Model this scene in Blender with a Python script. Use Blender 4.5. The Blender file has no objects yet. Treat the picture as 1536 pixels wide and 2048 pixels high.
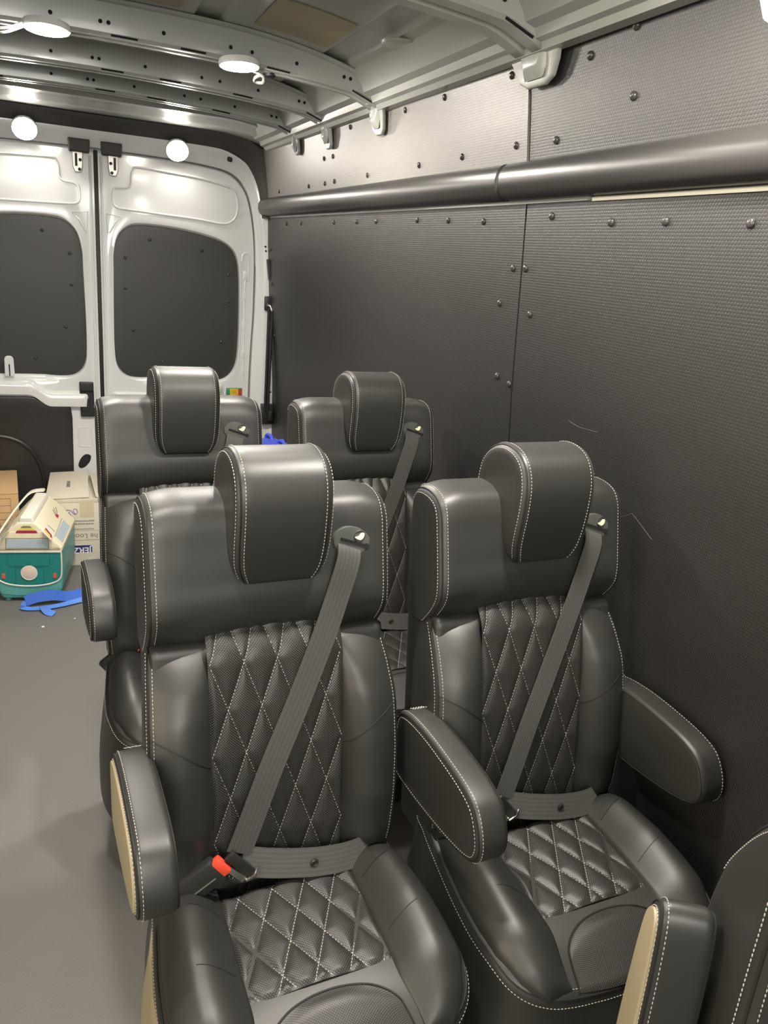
import bpy, bmesh, math, random
from mathutils import Vector, Matrix
from mathutils.bvhtree import BVHTree
random.seed(7)
S = bpy.context.scene
COL = S.collection
PI = math.pi

# ------------------------------------------------------------------ camera
cam_d = bpy.data.cameras.new('camera')
cam = bpy.data.objects.new('camera', cam_d)
COL.objects.link(cam)
cam_d.sensor_fit = 'HORIZONTAL'
cam_d.sensor_width = 36.0
cam_d.lens = 1540.0 / 1536.0 * 36.0
cam_d.clip_start = 0.02
_r = Vector((0.92384919, -0.37367052, 0.08290369))
_dn = Vector((-0.04297311, -0.31648761, -0.94762276))
_fw = Vector((0.38033669, 0.87189789, -0.3084446))
m3 = Matrix((_r, -_dn, -_fw)).transposed()
cam.matrix_world = Matrix.Translation((-0.175, 0, 1.45)) @ m3.to_4x4()
S.camera = cam

# ------------------------------------------------------------------ world, exposure, daylight through the open side door
S.view_settings.view_transform = 'Standard'
S.view_settings.look = 'None'
S.view_settings.gamma = 1.0
S.view_settings.use_curve_mapping = False
S.view_settings.exposure = 0.72
w = bpy.data.worlds.new('world'); S.world = w
w.use_nodes = True
w.node_tree.nodes['Background'].inputs[0].default_value = (1.0, 0.96, 0.9, 1)
w.node_tree.nodes['Background'].inputs[1].default_value = 0.04
LENS_STRENGTH = 440.0
LENS_COLOR = (1.0, 0.925, 0.82)

def area(name, loc, target, sx, sy, power, color):
    d = bpy.data.lights.new(name, 'AREA'); d.shape = 'RECTANGLE'; d.size = sx; d.size_y = sy
    d.energy = power; d.color = color
    o = bpy.data.objects.new(name, d); COL.objects.link(o); o.location = loc
    o.rotation_euler = (Vector(target) - Vector(loc)).to_track_quat('-Z', 'Y').to_euler()
    return o
# garage light coming in through the open sliding door, left of and behind the camera
area('garage_light', (-1.6, 0.15, 1.15), (0.1, 0.8, 0.6), 1.4, 1.3, 17, (1.0, 0.84, 0.58))
# daylight through the windscreen of the cab behind the camera
area('windscreen_light', (-0.35, -0.98, 1.60), (0.1, 1.3, 0.95), 1.3, 0.6, 30, (1.0, 0.97, 0.90))

# ------------------------------------------------------------------ materials
def mat(name, color, rough=0.5, metal=0.0, spec=0.5, coat=0.0, bump=None, mottle=None, emit=None, sheen=0.0):
    m = bpy.data.materials.new(name); m.use_nodes = True
    nt = m.node_tree; b = nt.nodes['Principled BSDF']
    b.inputs['Base Color'].default_value = (*color, 1)
    b.inputs['Roughness'].default_value = rough
    b.inputs['Metallic'].default_value = metal
    b.inputs['Specular IOR Level'].default_value = spec
    b.inputs['Coat Weight'].default_value = coat
    b.inputs['Coat Roughness'].default_value = 0.08
    b.inputs['Sheen Weight'].default_value = sheen
    tc = nt.nodes.new('ShaderNodeTexCoord')
    if mottle:
        sc, amt = mottle
        n = nt.nodes.new('ShaderNodeTexNoise'); n.inputs['Scale'].default_value = sc; n.inputs['Detail'].default_value = 6
        nt.links.new(tc.outputs['Object'], n.inputs['Vector'])
        mx = nt.nodes.new('ShaderNodeMix'); mx.data_type = 'RGBA'
        mx.inputs['A'].default_value = (*[c * (1 - amt) for c in color], 1)
        mx.inputs['B'].default_value = (*[min(1, c * (1 + amt)) for c in color], 1)
        nt.links.new(n.outputs['Fac'], mx.inputs['Factor'])
        nt.links.new(mx.outputs['Result'], b.inputs['Base Color'])
    if bump:
        sc, st, ds = bump
        n = nt.nodes.new('ShaderNodeTexNoise'); n.inputs['Scale'].default_value = sc; n.inputs['Detail'].default_value = 4
        nt.links.new(tc.outputs['Object'], n.inputs['Vector'])
        bp = nt.nodes.new('ShaderNodeBump'); bp.inputs['Strength'].default_value = st; bp.inputs['Distance'].default_value = ds
        nt.links.new(n.outputs['Fac'], bp.inputs['Height'])
        nt.links.new(bp.outputs['Normal'], b.inputs['Normal'])
    if emit:
        b.inputs['Emission Color'].default_value = (*emit[0], 1)
        b.inputs['Emission Strength'].default_value = emit[1]
    return m

def vmath(nt, op, a, b=None, **k):
    n = nt.nodes.new('ShaderNodeVectorMath'); n.operation = op
    for i, v in enumerate((a, b)):
        if v is None: continue
        if isinstance(v, tuple): n.inputs[i].default_value = v
        else: nt.links.new(v, n.inputs[i])
    return n.outputs['Value'] if op in ('DOT_PRODUCT', 'LENGTH') else n.outputs['Vector']

def math_(nt, op, a, b=None):
    n = nt.nodes.new('ShaderNodeMath'); n.operation = op
    for i, v in enumerate((a, b)):
        if v is None: continue
        if isinstance(v, (int, float)): n.inputs[i].default_value = v
        else: nt.links.new(v, n.inputs[i])
    return n.outputs[0]

def hex_mat(name, color, rough, strength, cell=0.0068, spec=1.0):
    """embossed hexagonal wall liner: small raised cells"""
    m = mat(name, color, rough, spec=spec, mottle=(3.0, 0.12)); nt = m.node_tree; b = nt.nodes['Principled BSDF']
    tc = nt.nodes.new('ShaderNodeTexCoord'); mp = nt.nodes.new('ShaderNodeMapping')
    nt.links.new(tc.outputs['Object'], mp.inputs['Vector'])
    mp.inputs['Scale'].default_value = (0, 1 / cell, 1 / cell)
    mp.inputs['Location'].default_value = (0, 900, 900 * 1.7320508)
    SZ = (1.0, 1.0, 1.7320508); H = (0.5, 0.5, 0.8660254)
    p = mp.outputs['Vector']
    a = vmath(nt, 'SUBTRACT', vmath(nt, 'MODULO', p, SZ), (0.0, 0.5, 0.8660254))
    q = vmath(nt, 'ADD', p, (0.0, 0.5, 0.8660254))
    c = vmath(nt, 'SUBTRACT', vmath(nt, 'MODULO', q, SZ), (0.0, 0.5, 0.8660254))
    d = math_(nt, 'MINIMUM', vmath(nt, 'LENGTH', a), vmath(nt, 'LENGTH', c))
    r = nt.nodes.new('ShaderNodeMapRange'); r.interpolation_type = 'SMOOTHSTEP'
    nt.links.new(d, r.inputs['Value'])
    r.inputs['From Min'].default_value = 0.28; r.inputs['From Max'].default_value = 0.52
    r.inputs['To Min'].default_value = 1; r.inputs['To Max'].default_value = 0
    bp = nt.nodes.new('ShaderNodeBump'); bp.inputs['Strength'].default_value = strength; bp.inputs['Distance'].default_value = 0.0012
    nt.links.new(r.outputs[0], bp.inputs['Height']); nt.links.new(bp.outputs['Normal'], b.inputs['Normal'])
    return m

def perf_mat(name, color, dot, rough, pitch=0.0042):
    """perforated leather: pale pin holes on a staggered grid (uv in metres)"""
    m = mat(name, color, rough); nt = m.node_tree; b = nt.nodes['Principled BSDF']
    uv = nt.nodes.new('ShaderNodeUVMap'); mp = nt.nodes.new('ShaderNodeMapping')
    nt.links.new(uv.outputs['UV'], mp.inputs['Vector'])
    mp.inputs['Scale'].default_value = (1 / pitch, 1 / pitch, 0); mp.inputs['Location'].default_value = (500, 500, 0)
    p = mp.outputs['Vector']
    a = vmath(nt, 'SUBTRACT', vmath(nt, 'MODULO', p, (1, 1, 1)), (0.5, 0.5, 0))
    q = vmath(nt, 'ADD', p, (0.5, 0.5, 0))
    c = vmath(nt, 'SUBTRACT', vmath(nt, 'MODULO', q, (1, 1, 1)), (0.5, 0.5, 0))
    d = math_(nt, 'MINIMUM', vmath(nt, 'LENGTH', a), vmath(nt, 'LENGTH', c))
    r = nt.nodes.new('ShaderNodeMapRange'); nt.links.new(d, r.inputs['Value'])
    r.inputs['From Min'].default_value = 0.08; r.inputs['From Max'].default_value = 0.15
    r.inputs['To Min'].default_value = 1; r.inputs['To Max'].default_value = 0
    mx = nt.nodes.new('ShaderNodeMix'); mx.data_type = 'RGBA'
    mx.inputs['A'].default_value = (*color, 1); mx.inputs['B'].default_value = (*dot, 1)
    nt.links.new(r.outputs[0], mx.inputs['Factor']); nt.links.new(mx.outputs['Result'], b.inputs['Base Color'])
    return m

def web_mat(name, color):
    """seat-belt webbing: long ribs across the width (uv x = across, metres)"""
    m = mat(name, color, 0.48, sheen=0.15); nt = m.node_tree; b = nt.nodes['Principled BSDF']
    uv = nt.nodes.new('ShaderNodeUVMap'); mp = nt.nodes.new('ShaderNodeMapping')
    nt.links.new(uv.outputs['UV'], mp.inputs['Vector']); mp.inputs['Scale'].default_value = (1, 0.0, 0)
    wv = nt.nodes.new('ShaderNodeTexWave'); wv.inputs['Scale'].default_value = 42; wv.wave_type = 'BANDS'; wv.bands_direction = 'X'
    nt.links.new(mp.outputs['Vector'], wv.inputs['Vector'])
    mx = nt.nodes.new('ShaderNodeMix'); mx.data_type = 'RGBA'
    mx.inputs['A'].default_value = (*[c * .88 for c in color], 1); mx.inputs['B'].default_value = (*[c * 1.15 for c in color], 1)
    nt.links.new(wv.outputs['Fac'], mx.inputs['Factor']); nt.links.new(mx.outputs['Result'], b.inputs['Base Color'])
    n = nt.nodes.new('ShaderNodeTexNoise'); n.inputs['Scale'].default_value = 1500
    bp = nt.nodes.new('ShaderNodeBump'); bp.inputs['Strength'].default_value = .35; bp.inputs['Distance'].default_value = .0006
    nt.links.new(n.outputs['Fac'], bp.inputs['Height']); nt.links.new(bp.outputs['Normal'], b.inputs['Normal'])
    return m

def pad_mat(name):
    m = mat(name, (.34, .295, .19), .5, mottle=(6, .3)); return m

M = dict(
    leather=mat('black_leather', (.023, .023, .0215), .45, spec=.6, bump=(900, .10, .0006)),
    tan=mat('tan_lit_leather', (.30, .25, .16), .45, bump=(900, .10, .0006)),  # warm side-door light put into the colour of the aisle-facing leather
    leather_side=mat('black_leather_side', (.024, .022, .019), .45, bump=(900, .12, .0006)),
    perf=perf_mat('perforated_leather', (.013, .0125, .012), (.20, .19, .17), .46),
    thread=mat('grey_thread', (.42, .405, .36), .6),
    seam=mat('dark_seam', (.006, .006, .006), .7),
    web=web_mat('belt_webbing', (.060, .060, .055)),
    plastic=mat('black_plastic', (.020, .020, .020), .42, bump=(600, .15, .0005)),
    bezel=mat('grey_plastic', (.075, .078, .070), .38),
    red=mat('red_plastic', (.75, .07, .035), .4),
    cream=mat('cream_sticker', (.82, .78, .55), .6),
    chrome=mat('bright_steel', (.62, .60, .56), .22, metal=1),
    steel=mat('zinc_steel', (.50, .48, .43), .38, metal=1),
    white=mat('white_paint', (.76, .77, .76), .20, coat=.6, bump=(6, .03, .01)),
    roof=mat('roof_primer_paint', (.36, .375, .35), .27, coat=.3, mottle=(2.5, .06)),
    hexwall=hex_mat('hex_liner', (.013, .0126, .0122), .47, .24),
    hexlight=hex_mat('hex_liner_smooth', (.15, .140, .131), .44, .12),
    doorliner=mat('door_liner', (.035, .035, .032), .42, bump=(260, .25, .001)),
    vinyl=mat('black_vinyl', (.030, .029, .028), .34, bump=(700, .08, .0006)),
    rubber=mat('grey_rubber', (.050, .046, .044), .6, bump=(500, .15, .0005)),
    darkrubber=mat('dark_rubber', (.010, .010, .010), .55),
    rivet=mat('black_rivet', (.040, .038, .036), .22),
    floor=mat('floor_vinyl', (.155, .149, .137), .62, mottle=(420, .35), bump=(500, .2, .001)),
    pad=pad_mat('tan_damping_pad'),
    black=mat('black_hole', (.004, .004, .004), .9),
    strip=mat('cream_strip', (.72, .70, .60), .35),
    card=mat('brown_cardboard', (.56, .37, .19), .75, mottle=(5, .08)),
    card_line=mat('print_brown', (.20, .11, .05), .8),
    wcard=mat('cream_cardboard', (.66, .61, .50), .75, mottle=(5, .06)),
    tape=mat('packing_tape', (.62, .54, .38), .35),
    ink=mat('grey_ink', (.22, .21, .19), .8),
    blueink=mat('blue_pen', (.08, .08, .30), .7),
    navy=mat('navy_print', (.022, .030, .13), .6),
    paper=mat('white_print', (.80, .80, .78), .7),
    teal=mat('teal_print', (.015, .235, .215), .40),
    ltteal=mat('light_teal_plastic', (.13, .43, .40), .38),
    cooler_cream=mat('cream_plastic', (.85, .78, .57), .40),
    cooler_white=mat('white_plastic', (.86, .82, .72), .38),
    paleblue=mat('pale_blue_print', (.46, .56, .60), .45),
    brownline=mat('brown_line', (.22, .17, .08), .7),
    tealline=mat('dark_teal_line', (.01, .12, .11), .7),
    crimson=mat('crimson_print', (.42, .02, .07), .5),
    yellow=mat('yellow_print', (.82, .70, .12), .5),
    pink=mat('pale_pink_print', (.80, .66, .56), .5),
    orange=mat('orange_lamp', (.65, .14, .07), .4),
    blue=mat('blue_fabric', (.035, .14, .62), .55, sheen=.2),
    ltblue=mat('light_blue_fabric', (.09, .25, .78), .5, sheen=.2),
    bagblue=mat('blue_bag_plastic', (.08, .12, .72), .35),
    rgreen=mat('green_print', (.03, .26, .12), .4), ryellow=mat('amber_print', (.80, .50, .03), .4), rred=mat('red_print', (.50, .06, .04), .4),
    lens_rear=mat('lit_lens_rear', (.9, .9, .85), .4, emit=(LENS_COLOR, LENS_STRENGTH * .22)),
    lens_front=mat('lit_lens_front', (.9, .9, .85), .4, emit=(LENS_COLOR, LENS_STRENGTH * 1.1)),
    lens_mid=mat('lit_lens_mid', (.9, .9, .85), .4, emit=(LENS_COLOR, LENS_STRENGTH * .7)),
    lens_dim=mat('lit_lens_dim', (.9, .9, .85), .4, emit=(LENS_COLOR, LENS_STRENGTH * .17)),
    lens=mat('lit_lens', (.9, .9, .85), .4, emit=(LENS_COLOR, LENS_STRENGTH)),
    lens_ring=mat('lamp_rim', (.8, .8, .78), .3),
)

# ------------------------------------------------------------------ mesh helpers
class MB:
    def __init__(s): s.v = []; s.f = []; s.uv = {}
    def add(s, vs, fs, uvs=None):
        o = len(s.v); s.v += [tuple(v) for v in vs]
        for f in fs: s.f.append(tuple(i + o for i in f))
        if uvs:
            for i, u in enumerate(uvs): s.uv[o + i] = u
        return s
    def box(s, x0, x1, y0, y1, z0, z1):
        vs = [(x, y, z) for z in (z0, z1) for y in (y0, y1) for x in (x0, x1)]
        return s.add(vs, [(0, 2, 3, 1), (4, 5, 7, 6), (0, 1, 5, 4), (2, 6, 7, 3), (0, 4, 6, 2), (1, 3, 7, 5)])
    def bar(s, p, q, w, t, up=(0, 0, 1)):
        p = Vector(p); q = Vector(q); d = (q - p).normalized(); u = Vector(up); a = d.cross(u)
        if a.length < 1e-5: a = d.cross(Vector((1, 0, 0)))
        a.normalize(); b = a.cross(d).normalized()
        vs = [e + a * i * w / 2 + b * j * t / 2 for e in (p, q) for i, j in ((-1, -1), (1, -1), (1, 1), (-1, 1))]
        return s.add(vs, [(3, 2, 1, 0), (4, 5, 6, 7), (0, 1, 5, 4), (1, 2, 6, 5), (2, 3, 7, 6), (3, 0, 4, 7)])
    def tube(s, path, r, n=6, closed=False):
        P = [Vector(p) for p in path]; N = len(P); rings = []; prev = None
        for i, p in enumerate(P):
            a = P[i - 1] if (i > 0 or closed) else P[i]; b = P[(i + 1) % N] if (i < N - 1 or closed) else P[i]
            d = (b - a)
            if d.length < 1e-9: d = Vector((0, 0, 1))
            d.normalize()
            if prev is None:
                u = d.orthogonal().normalized()
            else:
                u = prev - d * prev.dot(d)
                u = u.normalized() if u.length > 1e-6 else d.orthogonal().normalized()
            prev = u; v = d.cross(u)
            rings.append([p + (u * math.cos(2 * PI * k / n) + v * math.sin(2 * PI * k / n)) * r for k in range(n)])
        vs = [q for R in rings for q in R]; fs = []
        for i in range(N if closed else N - 1):
            j = (i + 1) % N
            for k in range(n):
                l = (k + 1) % n
                fs.append((i * n + k, i * n + l, j * n + l, j * n + k))
        if not closed:
            fs.append(tuple(range(n))[::-1]); fs.append(tuple((N - 1) * n + k for k in range(n)))
        return s.add(vs, fs)
    def loft(s, rings, closed=True, caps=True):
        n = len(rings[0]); vs = [q for R in rings for q in R]; fs = []
        for i in range(len(rings) - 1):
            for k in range(n if closed else n - 1):
                l = (k + 1) % n
                fs.append((i * n + k, i * n + l, (i + 1) * n + l, (i + 1) * n + k))
        if caps and closed:
            fs.append(tuple(range(n))[::-1]); fs.append(tuple((len(rings) - 1) * n + k for k in range(n)))
        return s.add(vs, fs)
    def grid(s, nu, nv, fn, uvfn=None):
        vs = []; us = []
        for j in range(nv + 1):
            for i in range(nu + 1):
                vs.append(fn(i / nu, j / nv))
                if uvfn: us.append(uvfn(i / nu, j / nv))
        fs = [(j * (nu + 1) + i, j * (nu + 1) + i + 1, (j + 1) * (nu + 1) + i + 1, (j + 1) * (nu + 1) + i) for j in range(nv) for i in range(nu)]
        return s.add(vs, fs, us or None)
    def disc(s, c, n, r, segs=16, rx=None, up=None):
        c = Vector(c); n = Vector(n).normalized(); u = Vector(up).normalized() if up else n.orthogonal().normalized(); v = n.cross(u)
        rx = rx or r
        return s.add([c + u * rx * math.cos(2 * PI * k / segs) + v * r * math.sin(2 * PI * k / segs) for k in range(segs)], [tuple(range(segs))])
    def lathe(s, c, axis, prof, segs=16, up=None, sx=1.0):
        """prof: (radius, height along axis)"""
        c = Vector(c); n = Vector(axis).normalized(); u = Vector(up).normalized() if up else n.orthogonal().normalized(); v = n.cross(u)
        rings = [[c + n * h + (u * sx * math.cos(2 * PI * k / segs) + v * math.sin(2 * PI * k / segs)) * max(r, 1e-5) for k in range(segs)] for r, h in prof]
        return s.loft(rings)
    def stitch(s, path, dash=.0036, gap=.0022, r=.00075):
        P = [Vector(p) for p in path]
        L = [0]
        for a, b in zip(P, P[1:]): L.append(L[-1] + (b - a).length)
        def at(t):
            for i in range(len(L) - 1):
                if t <= L[i + 1]:
                    k = (t - L[i]) / max(L[i + 1] - L[i], 1e-9); return P[i].lerp(P[i + 1], k)
            return P[-1]
        t = gap
        while t + dash < L[-1]:
            a = at(t); b = at(t + dash); d = (b - a)
            if d.length > 1e-6:
                d.normalize(); u = d.orthogonal().normalized(); v = d.cross(u); m = (a + b) / 2
                rr = [[a + (u * i + v * j) * r * .45 for i, j in ((1, 0), (0, 1), (-1, 0), (0, -1))],
                      [m + (u * i + v * j) * r for i, j in ((1, 0), (0, 1), (-1, 0), (0, -1))],
                      [b + (u * i + v * j) * r * .45 for i, j in ((1, 0), (0, 1), (-1, 0), (0, -1))]]
                s.loft(rr)
            t += dash + gap
        return s
    def build(s, name, m, parent=None, smooth=True, angle=40, recalc=True, bevel=None):
        me = bpy.data.meshes.new(name); me.from_pydata(s.v, [], s.f)
        if s.uv:
            ul = me.uv_layers.new(name='UVMap')
            for lp in me.loops: ul.data[lp.index].uv = s.uv.get(lp.vertex_index, (0, 0))
        if recalc or bevel:
            bm = bmesh.new(); bm.from_mesh(me)
            if recalc: bmesh.ops.recalc_face_normals(bm, faces=bm.faces)
            if bevel:
                ed = [e for e in bm.edges if len(e.link_faces) == 2 and e.calc_face_angle(0) > .5]
                bmesh.ops.bevel(bm, geom=ed, offset=bevel, segments=2, affect='EDGES', profile=.5, clamp_overlap=True)
            bm.to_mesh(me); bm.free()
        if smooth:
            me.shade_smooth(); me.set_sharp_from_angle(angle=math.radians(angle))
        me.materials.append(m)
        o = bpy.data.objects.new(name, me); COL.objects.link(o)
        if parent: o.parent = parent
        return o

def empty(name, loc=(0, 0, 0), rz=0, parent=None):
    o = bpy.data.objects.new(name, None); COL.objects.link(o); o.location = loc; o.rotation_euler = (0, 0, rz)
    o.empty_display_size = .05
    if parent: o.parent = parent
    return o
def tag(o, label=None, cat=None, group=None, kind=None):
    if label: o['label'] = label
    if cat: o['category'] = cat
    if group: o['group'] = group
    if kind: o['kind'] = kind
    return o
KIDS = {}
def copy_tree(o, parent=None):
    c = o.copy(); COL.objects.link(c)
    if parent: c.parent = parent
    for ch in [x for x in bpy.data.objects if x.parent == o and x is not c]: copy_tree(ch, c)
    return c

def catmull(pts, n, closed=True):
    P = [Vector(p) for p in pts]; N = len(P); out = []
    segs = N if closed else N - 1
    per = max(1, n // segs)
    for i in range(segs):
        g = lambda k: P[k % N] if closed else P[min(max(k, 0), N - 1)]
        p0, p1, p2, p3 = g(i - 1), g(i), g(i + 1), g(i + 2)
        for j in range(per):
            t = j / per
            out.append(.5 * ((2 * p1) + (p2 - p0) * t + (2 * p0 - 5 * p1 + 4 * p2 - p3) * t * t + (3 * p1 - p0 - 3 * p2 + p3) * t ** 3))
    if not closed: out.append(P[-1])
    return [tuple(p) for p in out]
def roundpoly(pts, rad, seg=6):
    """rounded polygon; rad a number or one per corner"""
    N = len(pts); out = []
    for i in range(N):
        p = Vector(pts[i]); a = Vector(pts[i - 1]); b = Vector(pts[(i + 1) % N])
        r = rad[i] if isinstance(rad, (list, tuple)) else rad
        if r < 1e-6: out.append(tuple(p)); continue
        u = (a - p); v = (b - p); lu = u.length; lv = v.length; u.normalize(); v.normalize()
        ang = u.angle(v); t = min(r / math.tan(ang / 2), lu * .49, lv * .49)
        p0 = p + u * t; p1 = p + v * t
        for k in range(seg + 1):
            s = k / seg
            out.append(tuple(p0 * (1 - s) ** 2 + p * 2 * s * (1 - s) + p1 * s * s))
    return out
def offset(outline, d):
    N = len(outline); P = [Vector(p) for p in outline]
    A = sum(P[i].x * P[(i + 1) % N].y - P[(i + 1) % N].x * P[i].y for i in range(N))
    sg = 1 if A > 0 else -1; out = []
    for i in range(N):
        t = (P[(i + 1) % N] - P[i - 1])
        if t.length < 1e-9: t = Vector((1, 0))
        t.normalize(); n = Vector((-t.y, t.x)) * sg
        out.append(P[i] + n * d)
    return out
def pillow(mb, outline, a0, a1, r, fn, b0=0., b1=0., nr=5, nside=1):
    """closed cushion: outline (p,q) swept from a0 to a1 with rounded rims and gently bulged ends"""
    rings = []
    N = len(outline); P = [Vector(p) for p in outline]
    cen = sum(P, Vector((0, 0))) / N
    def face(a, sgn, bulge):
        base = offset(outline, r); out = []
        for s in (.97, .85, .65, .4, .2):
            out.append(([b.lerp(cen, s) for b in base], a + sgn * bulge * (2 * s - s * s)))
        for k in range(nr, -1, -1):
            ph = PI / 2 * k / nr
            out.append((offset(outline, r * (1 - math.cos(ph))), a - sgn * r + sgn * r * math.sin(ph)))
        return out
    F0 = face(a0, -1, b0); F1 = face(a1, 1, b1)[::-1]
    seq = F0
    for k in range(1, nside):
        seq.append((P, a0 + r + (a1 - a0 - 2 * r) * k / nside))
    seq += F1
    rr = [[Vector(fn(p[0], p[1], a)) for p in ring] for ring, a in seq]
    vs = [q for R in rr for q in R]; fs = []
    for i in range(len(rr) - 1):
        for k in range(N):
            l = (k + 1) % N; fs.append((i * N + k, i * N + l, (i + 1) * N + l, (i + 1) * N + k))
    c0 = len(vs); vs.append(Vector(fn(cen.x, cen.y, a0 - b0))); vs.append(Vector(fn(cen.x, cen.y, a1 + b1)))
    for k in range(N):
        l = (k + 1) % N; fs.append((c0, l, k)); fs.append((c0 + 1, (len(rr) - 1) * N + k, (len(rr) - 1) * N + l))
    return mb.add(vs, fs)
def rim(outline, a, sgn, r, phi, fn, lift=.0008):
    """a line along a pillow's rim at angle phi (0 = side wall, 90 = end face)"""
    ph = math.radians(phi)
    o = offset(outline, r * (1 - math.cos(ph)) - lift * math.cos(ph)); aa = a - sgn * r + sgn * r * math.sin(ph) + sgn * lift * math.sin(ph)
    return [Vector(fn(p[0], p[1], aa)) for p in o]
def sstep(a, b, x):
    t = min(1, max(0, (x - a) / (b - a))); return t * t * (3 - 2 * t)
def lerp_tab(tab, x):
    if x <= tab[0][0]: return tab[0][1]
    for (x0, y0), (x1, y1) in zip(tab, tab[1:]):
        if x <= x1: return y0 + (y1 - y0) * (x - x0) / (x1 - x0)
    return tab[-1][1]

# ================================================================== SETTING
WALL = [(0, .888), (.5, .898), (.8, .890), (1.03, .876), (1.18, .862), (1.44, .847), (1.6, .837), (1.695, .827), (1.82, .811), (1.92, .792), (2.1, .75)]
def wallx(y, z): return lerp_tab(WALL, z) - .045 * max(0, y - 1.65) / 2.35
Y0, YD = -1.05, 4.0

fl = MB(); fl.box(-.93, .93, Y0, YD + .05, -.03, 0)
tag(fl.build('floor', M['floor'], smooth=False), 'dark grey speckled vinyl van floor', kind='structure')

# ---- right wall: liner panels, rivets
wall_r = empty('wall_right'); tag(wall_r, 'right side of the van lined with black embossed panels', kind='structure')
def wall_panel(y0, y1, z0, z1, m, off=0.0, parent=None, nz=26, ny=10, tilt=0.0):
    mb = MB(); th = .006
    def f(u, v):
        y = y0 + (y1 - y0) * u; z = z0 + (z1 - z0) * v
        return (wallx(y, z) + off + tilt * (v - .5), y, z)
    mb.grid(ny, nz, f)
    mb.grid(ny, nz, lambda u, v: (f(u, v)[0] + th, f(u, v)[1], f(u, v)[2]))
    n0 = (ny + 1) * (nz + 1)
    def idx(i, j): return j * (ny + 1) + i
    for i in range(ny):
        mb.f.append((idx(i, 0), idx(i + 1, 0), n0 + idx(i + 1, 0), n0 + idx(i, 0)))
        mb.f.append((idx(i, nz), idx(i + 1, nz), n0 + idx(i + 1, nz), n0 + idx(i, nz)))
    for j in range(nz):
        mb.f.append((idx(0, j), idx(0, j + 1), n0 + idx(0, j + 1), n0 + idx(0, j)))
        mb.f.append((idx(ny, j), idx(ny, j + 1), n0 + idx(ny, j + 1), n0 + idx(ny, j)))
    return mb.build('wall_panel', m, parent)
SEAM = 1.652
wall_panel(SEAM + .003, 3.955, .0, 1.603, M['hexwall'], 0, wall_r)
wall_panel(Y0, SEAM - .003, .0, 1.600, M['hexwall'], 0, wall_r)
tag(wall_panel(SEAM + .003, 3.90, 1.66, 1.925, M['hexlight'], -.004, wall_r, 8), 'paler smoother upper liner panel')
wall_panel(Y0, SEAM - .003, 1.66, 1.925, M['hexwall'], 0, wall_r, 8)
mb = MB()
for (ya, yb, za, zb) in ((Y0, 4.02, -.02, 2.0),):
    mb.grid(4, 30, lambda u, v: (wallx(ya + (yb - ya) * u, za + (zb - za) * v) + .02, ya + (yb - ya) * u, za + (zb - za) * v))
    mb.grid(4, 30, lambda u, v: (wallx(ya + (yb - ya) * u, za + (zb - za) * v) + .05, ya + (yb - ya) * u, za + (zb - za) * v))
mb.build('body_panel', M['white'], wall_r)

_rv = None
def rivet(parent, loc, n, s=1.0):
    global _rv
    if _rv is None:
        b = MB(); b.lathe((0, 0, 0), (0, 0, 1), [(.0086, 0), (.0086, .0012), (.0078, .0030), (.0052, .0048), (.0022, .0055), (.0001, .0056)], 12)
        o = b.build('rivet', M['rivet'], parent); _rv = o.data
    else:
        o = bpy.data.objects.new('rivet', _rv); COL.objects.link(o); o.parent = parent
    o.location = loc; o.scale = (s, s, s)
    o.rotation_euler = Vector(n).to_track_quat('Z', 'Y').to_euler()
    return o
def wall_rivet(y, z, off=0):
    dx = (wallx(y, z + .02) - wallx(y, z - .02)) / .04
    rivet(wall_r, (wallx(y, z) + off - .0003, y, z), (-1, 0, dx))
for y, z in ((3.62, 1.575), (3.40, 1.575), (2.98, 1.575), (2.74, 1.575), (2.56, 1.575), (2.24, 1.575), (2.04, 1.572), (1.845, 1.567),
             (1.545, 1.575), (1.335, 1.560), (1.18, 1.560), (.985, 1.555), (.80, 1.555), (.6, 1.555),
             (1.69, 1.46), (1.635, 1.462), (1.74, 1.375), (1.60, 1.36), (1.725, 1.195), (1.665, 1.185), (1.70, .98), (1.62, .97),
             (3.90, 1.46), (3.89, 1.30), (3.88, 1.05), (3.88, .85), (1.05, .62), (1.28, .42)):
    wall_rivet(y, z)
for y, z in ((3.7, 1.712), (3.26, 1.714), (3.06, 1.714), (2.95, 1.716), (2.62, 1.718), (2.22, 1.722), (1.96, 1.724), (1.70, 1.728), (3.05, 1.80), (2.95, 1.80),
             (2.75, 1.875), (2.30, 1.872), (2.05, 1.872), (1.72, 1.872), (3.35, 1.865)):
    wall_rivet(y, z, -.004)
for y, z in ((1.545, 1.725), (1.30, 1.775), (1.435, 1.862), (1.30, 1.885), (1.0, 1.87), (.9, 1.73)):
    wall_rivet(y, z)
# scuffs and scratches on the liner, fine raised marks
sm = MB()
for pts in ([(1.245, .972), (1.215, .967), (1.20, .990), (1.165, 1.010), (1.14, .998), (1.10, .978)], [(1.405, 1.148), (1.365, 1.142), (1.30, 1.146)], [(2.85, 1.02), (2.80, 1.00)], [(2.70, .99), (2.66, .96)]):
    sm.tube([(wallx(y, z) - .0003, y, z) for y, z in pts], .00045, 4)
tag(sm.build('scuff_marks', mat('scuff_grey', (.10, .097, .09), .7), wall_r), 'thin pale scuffs on the liner', kind='stuff')

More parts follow.
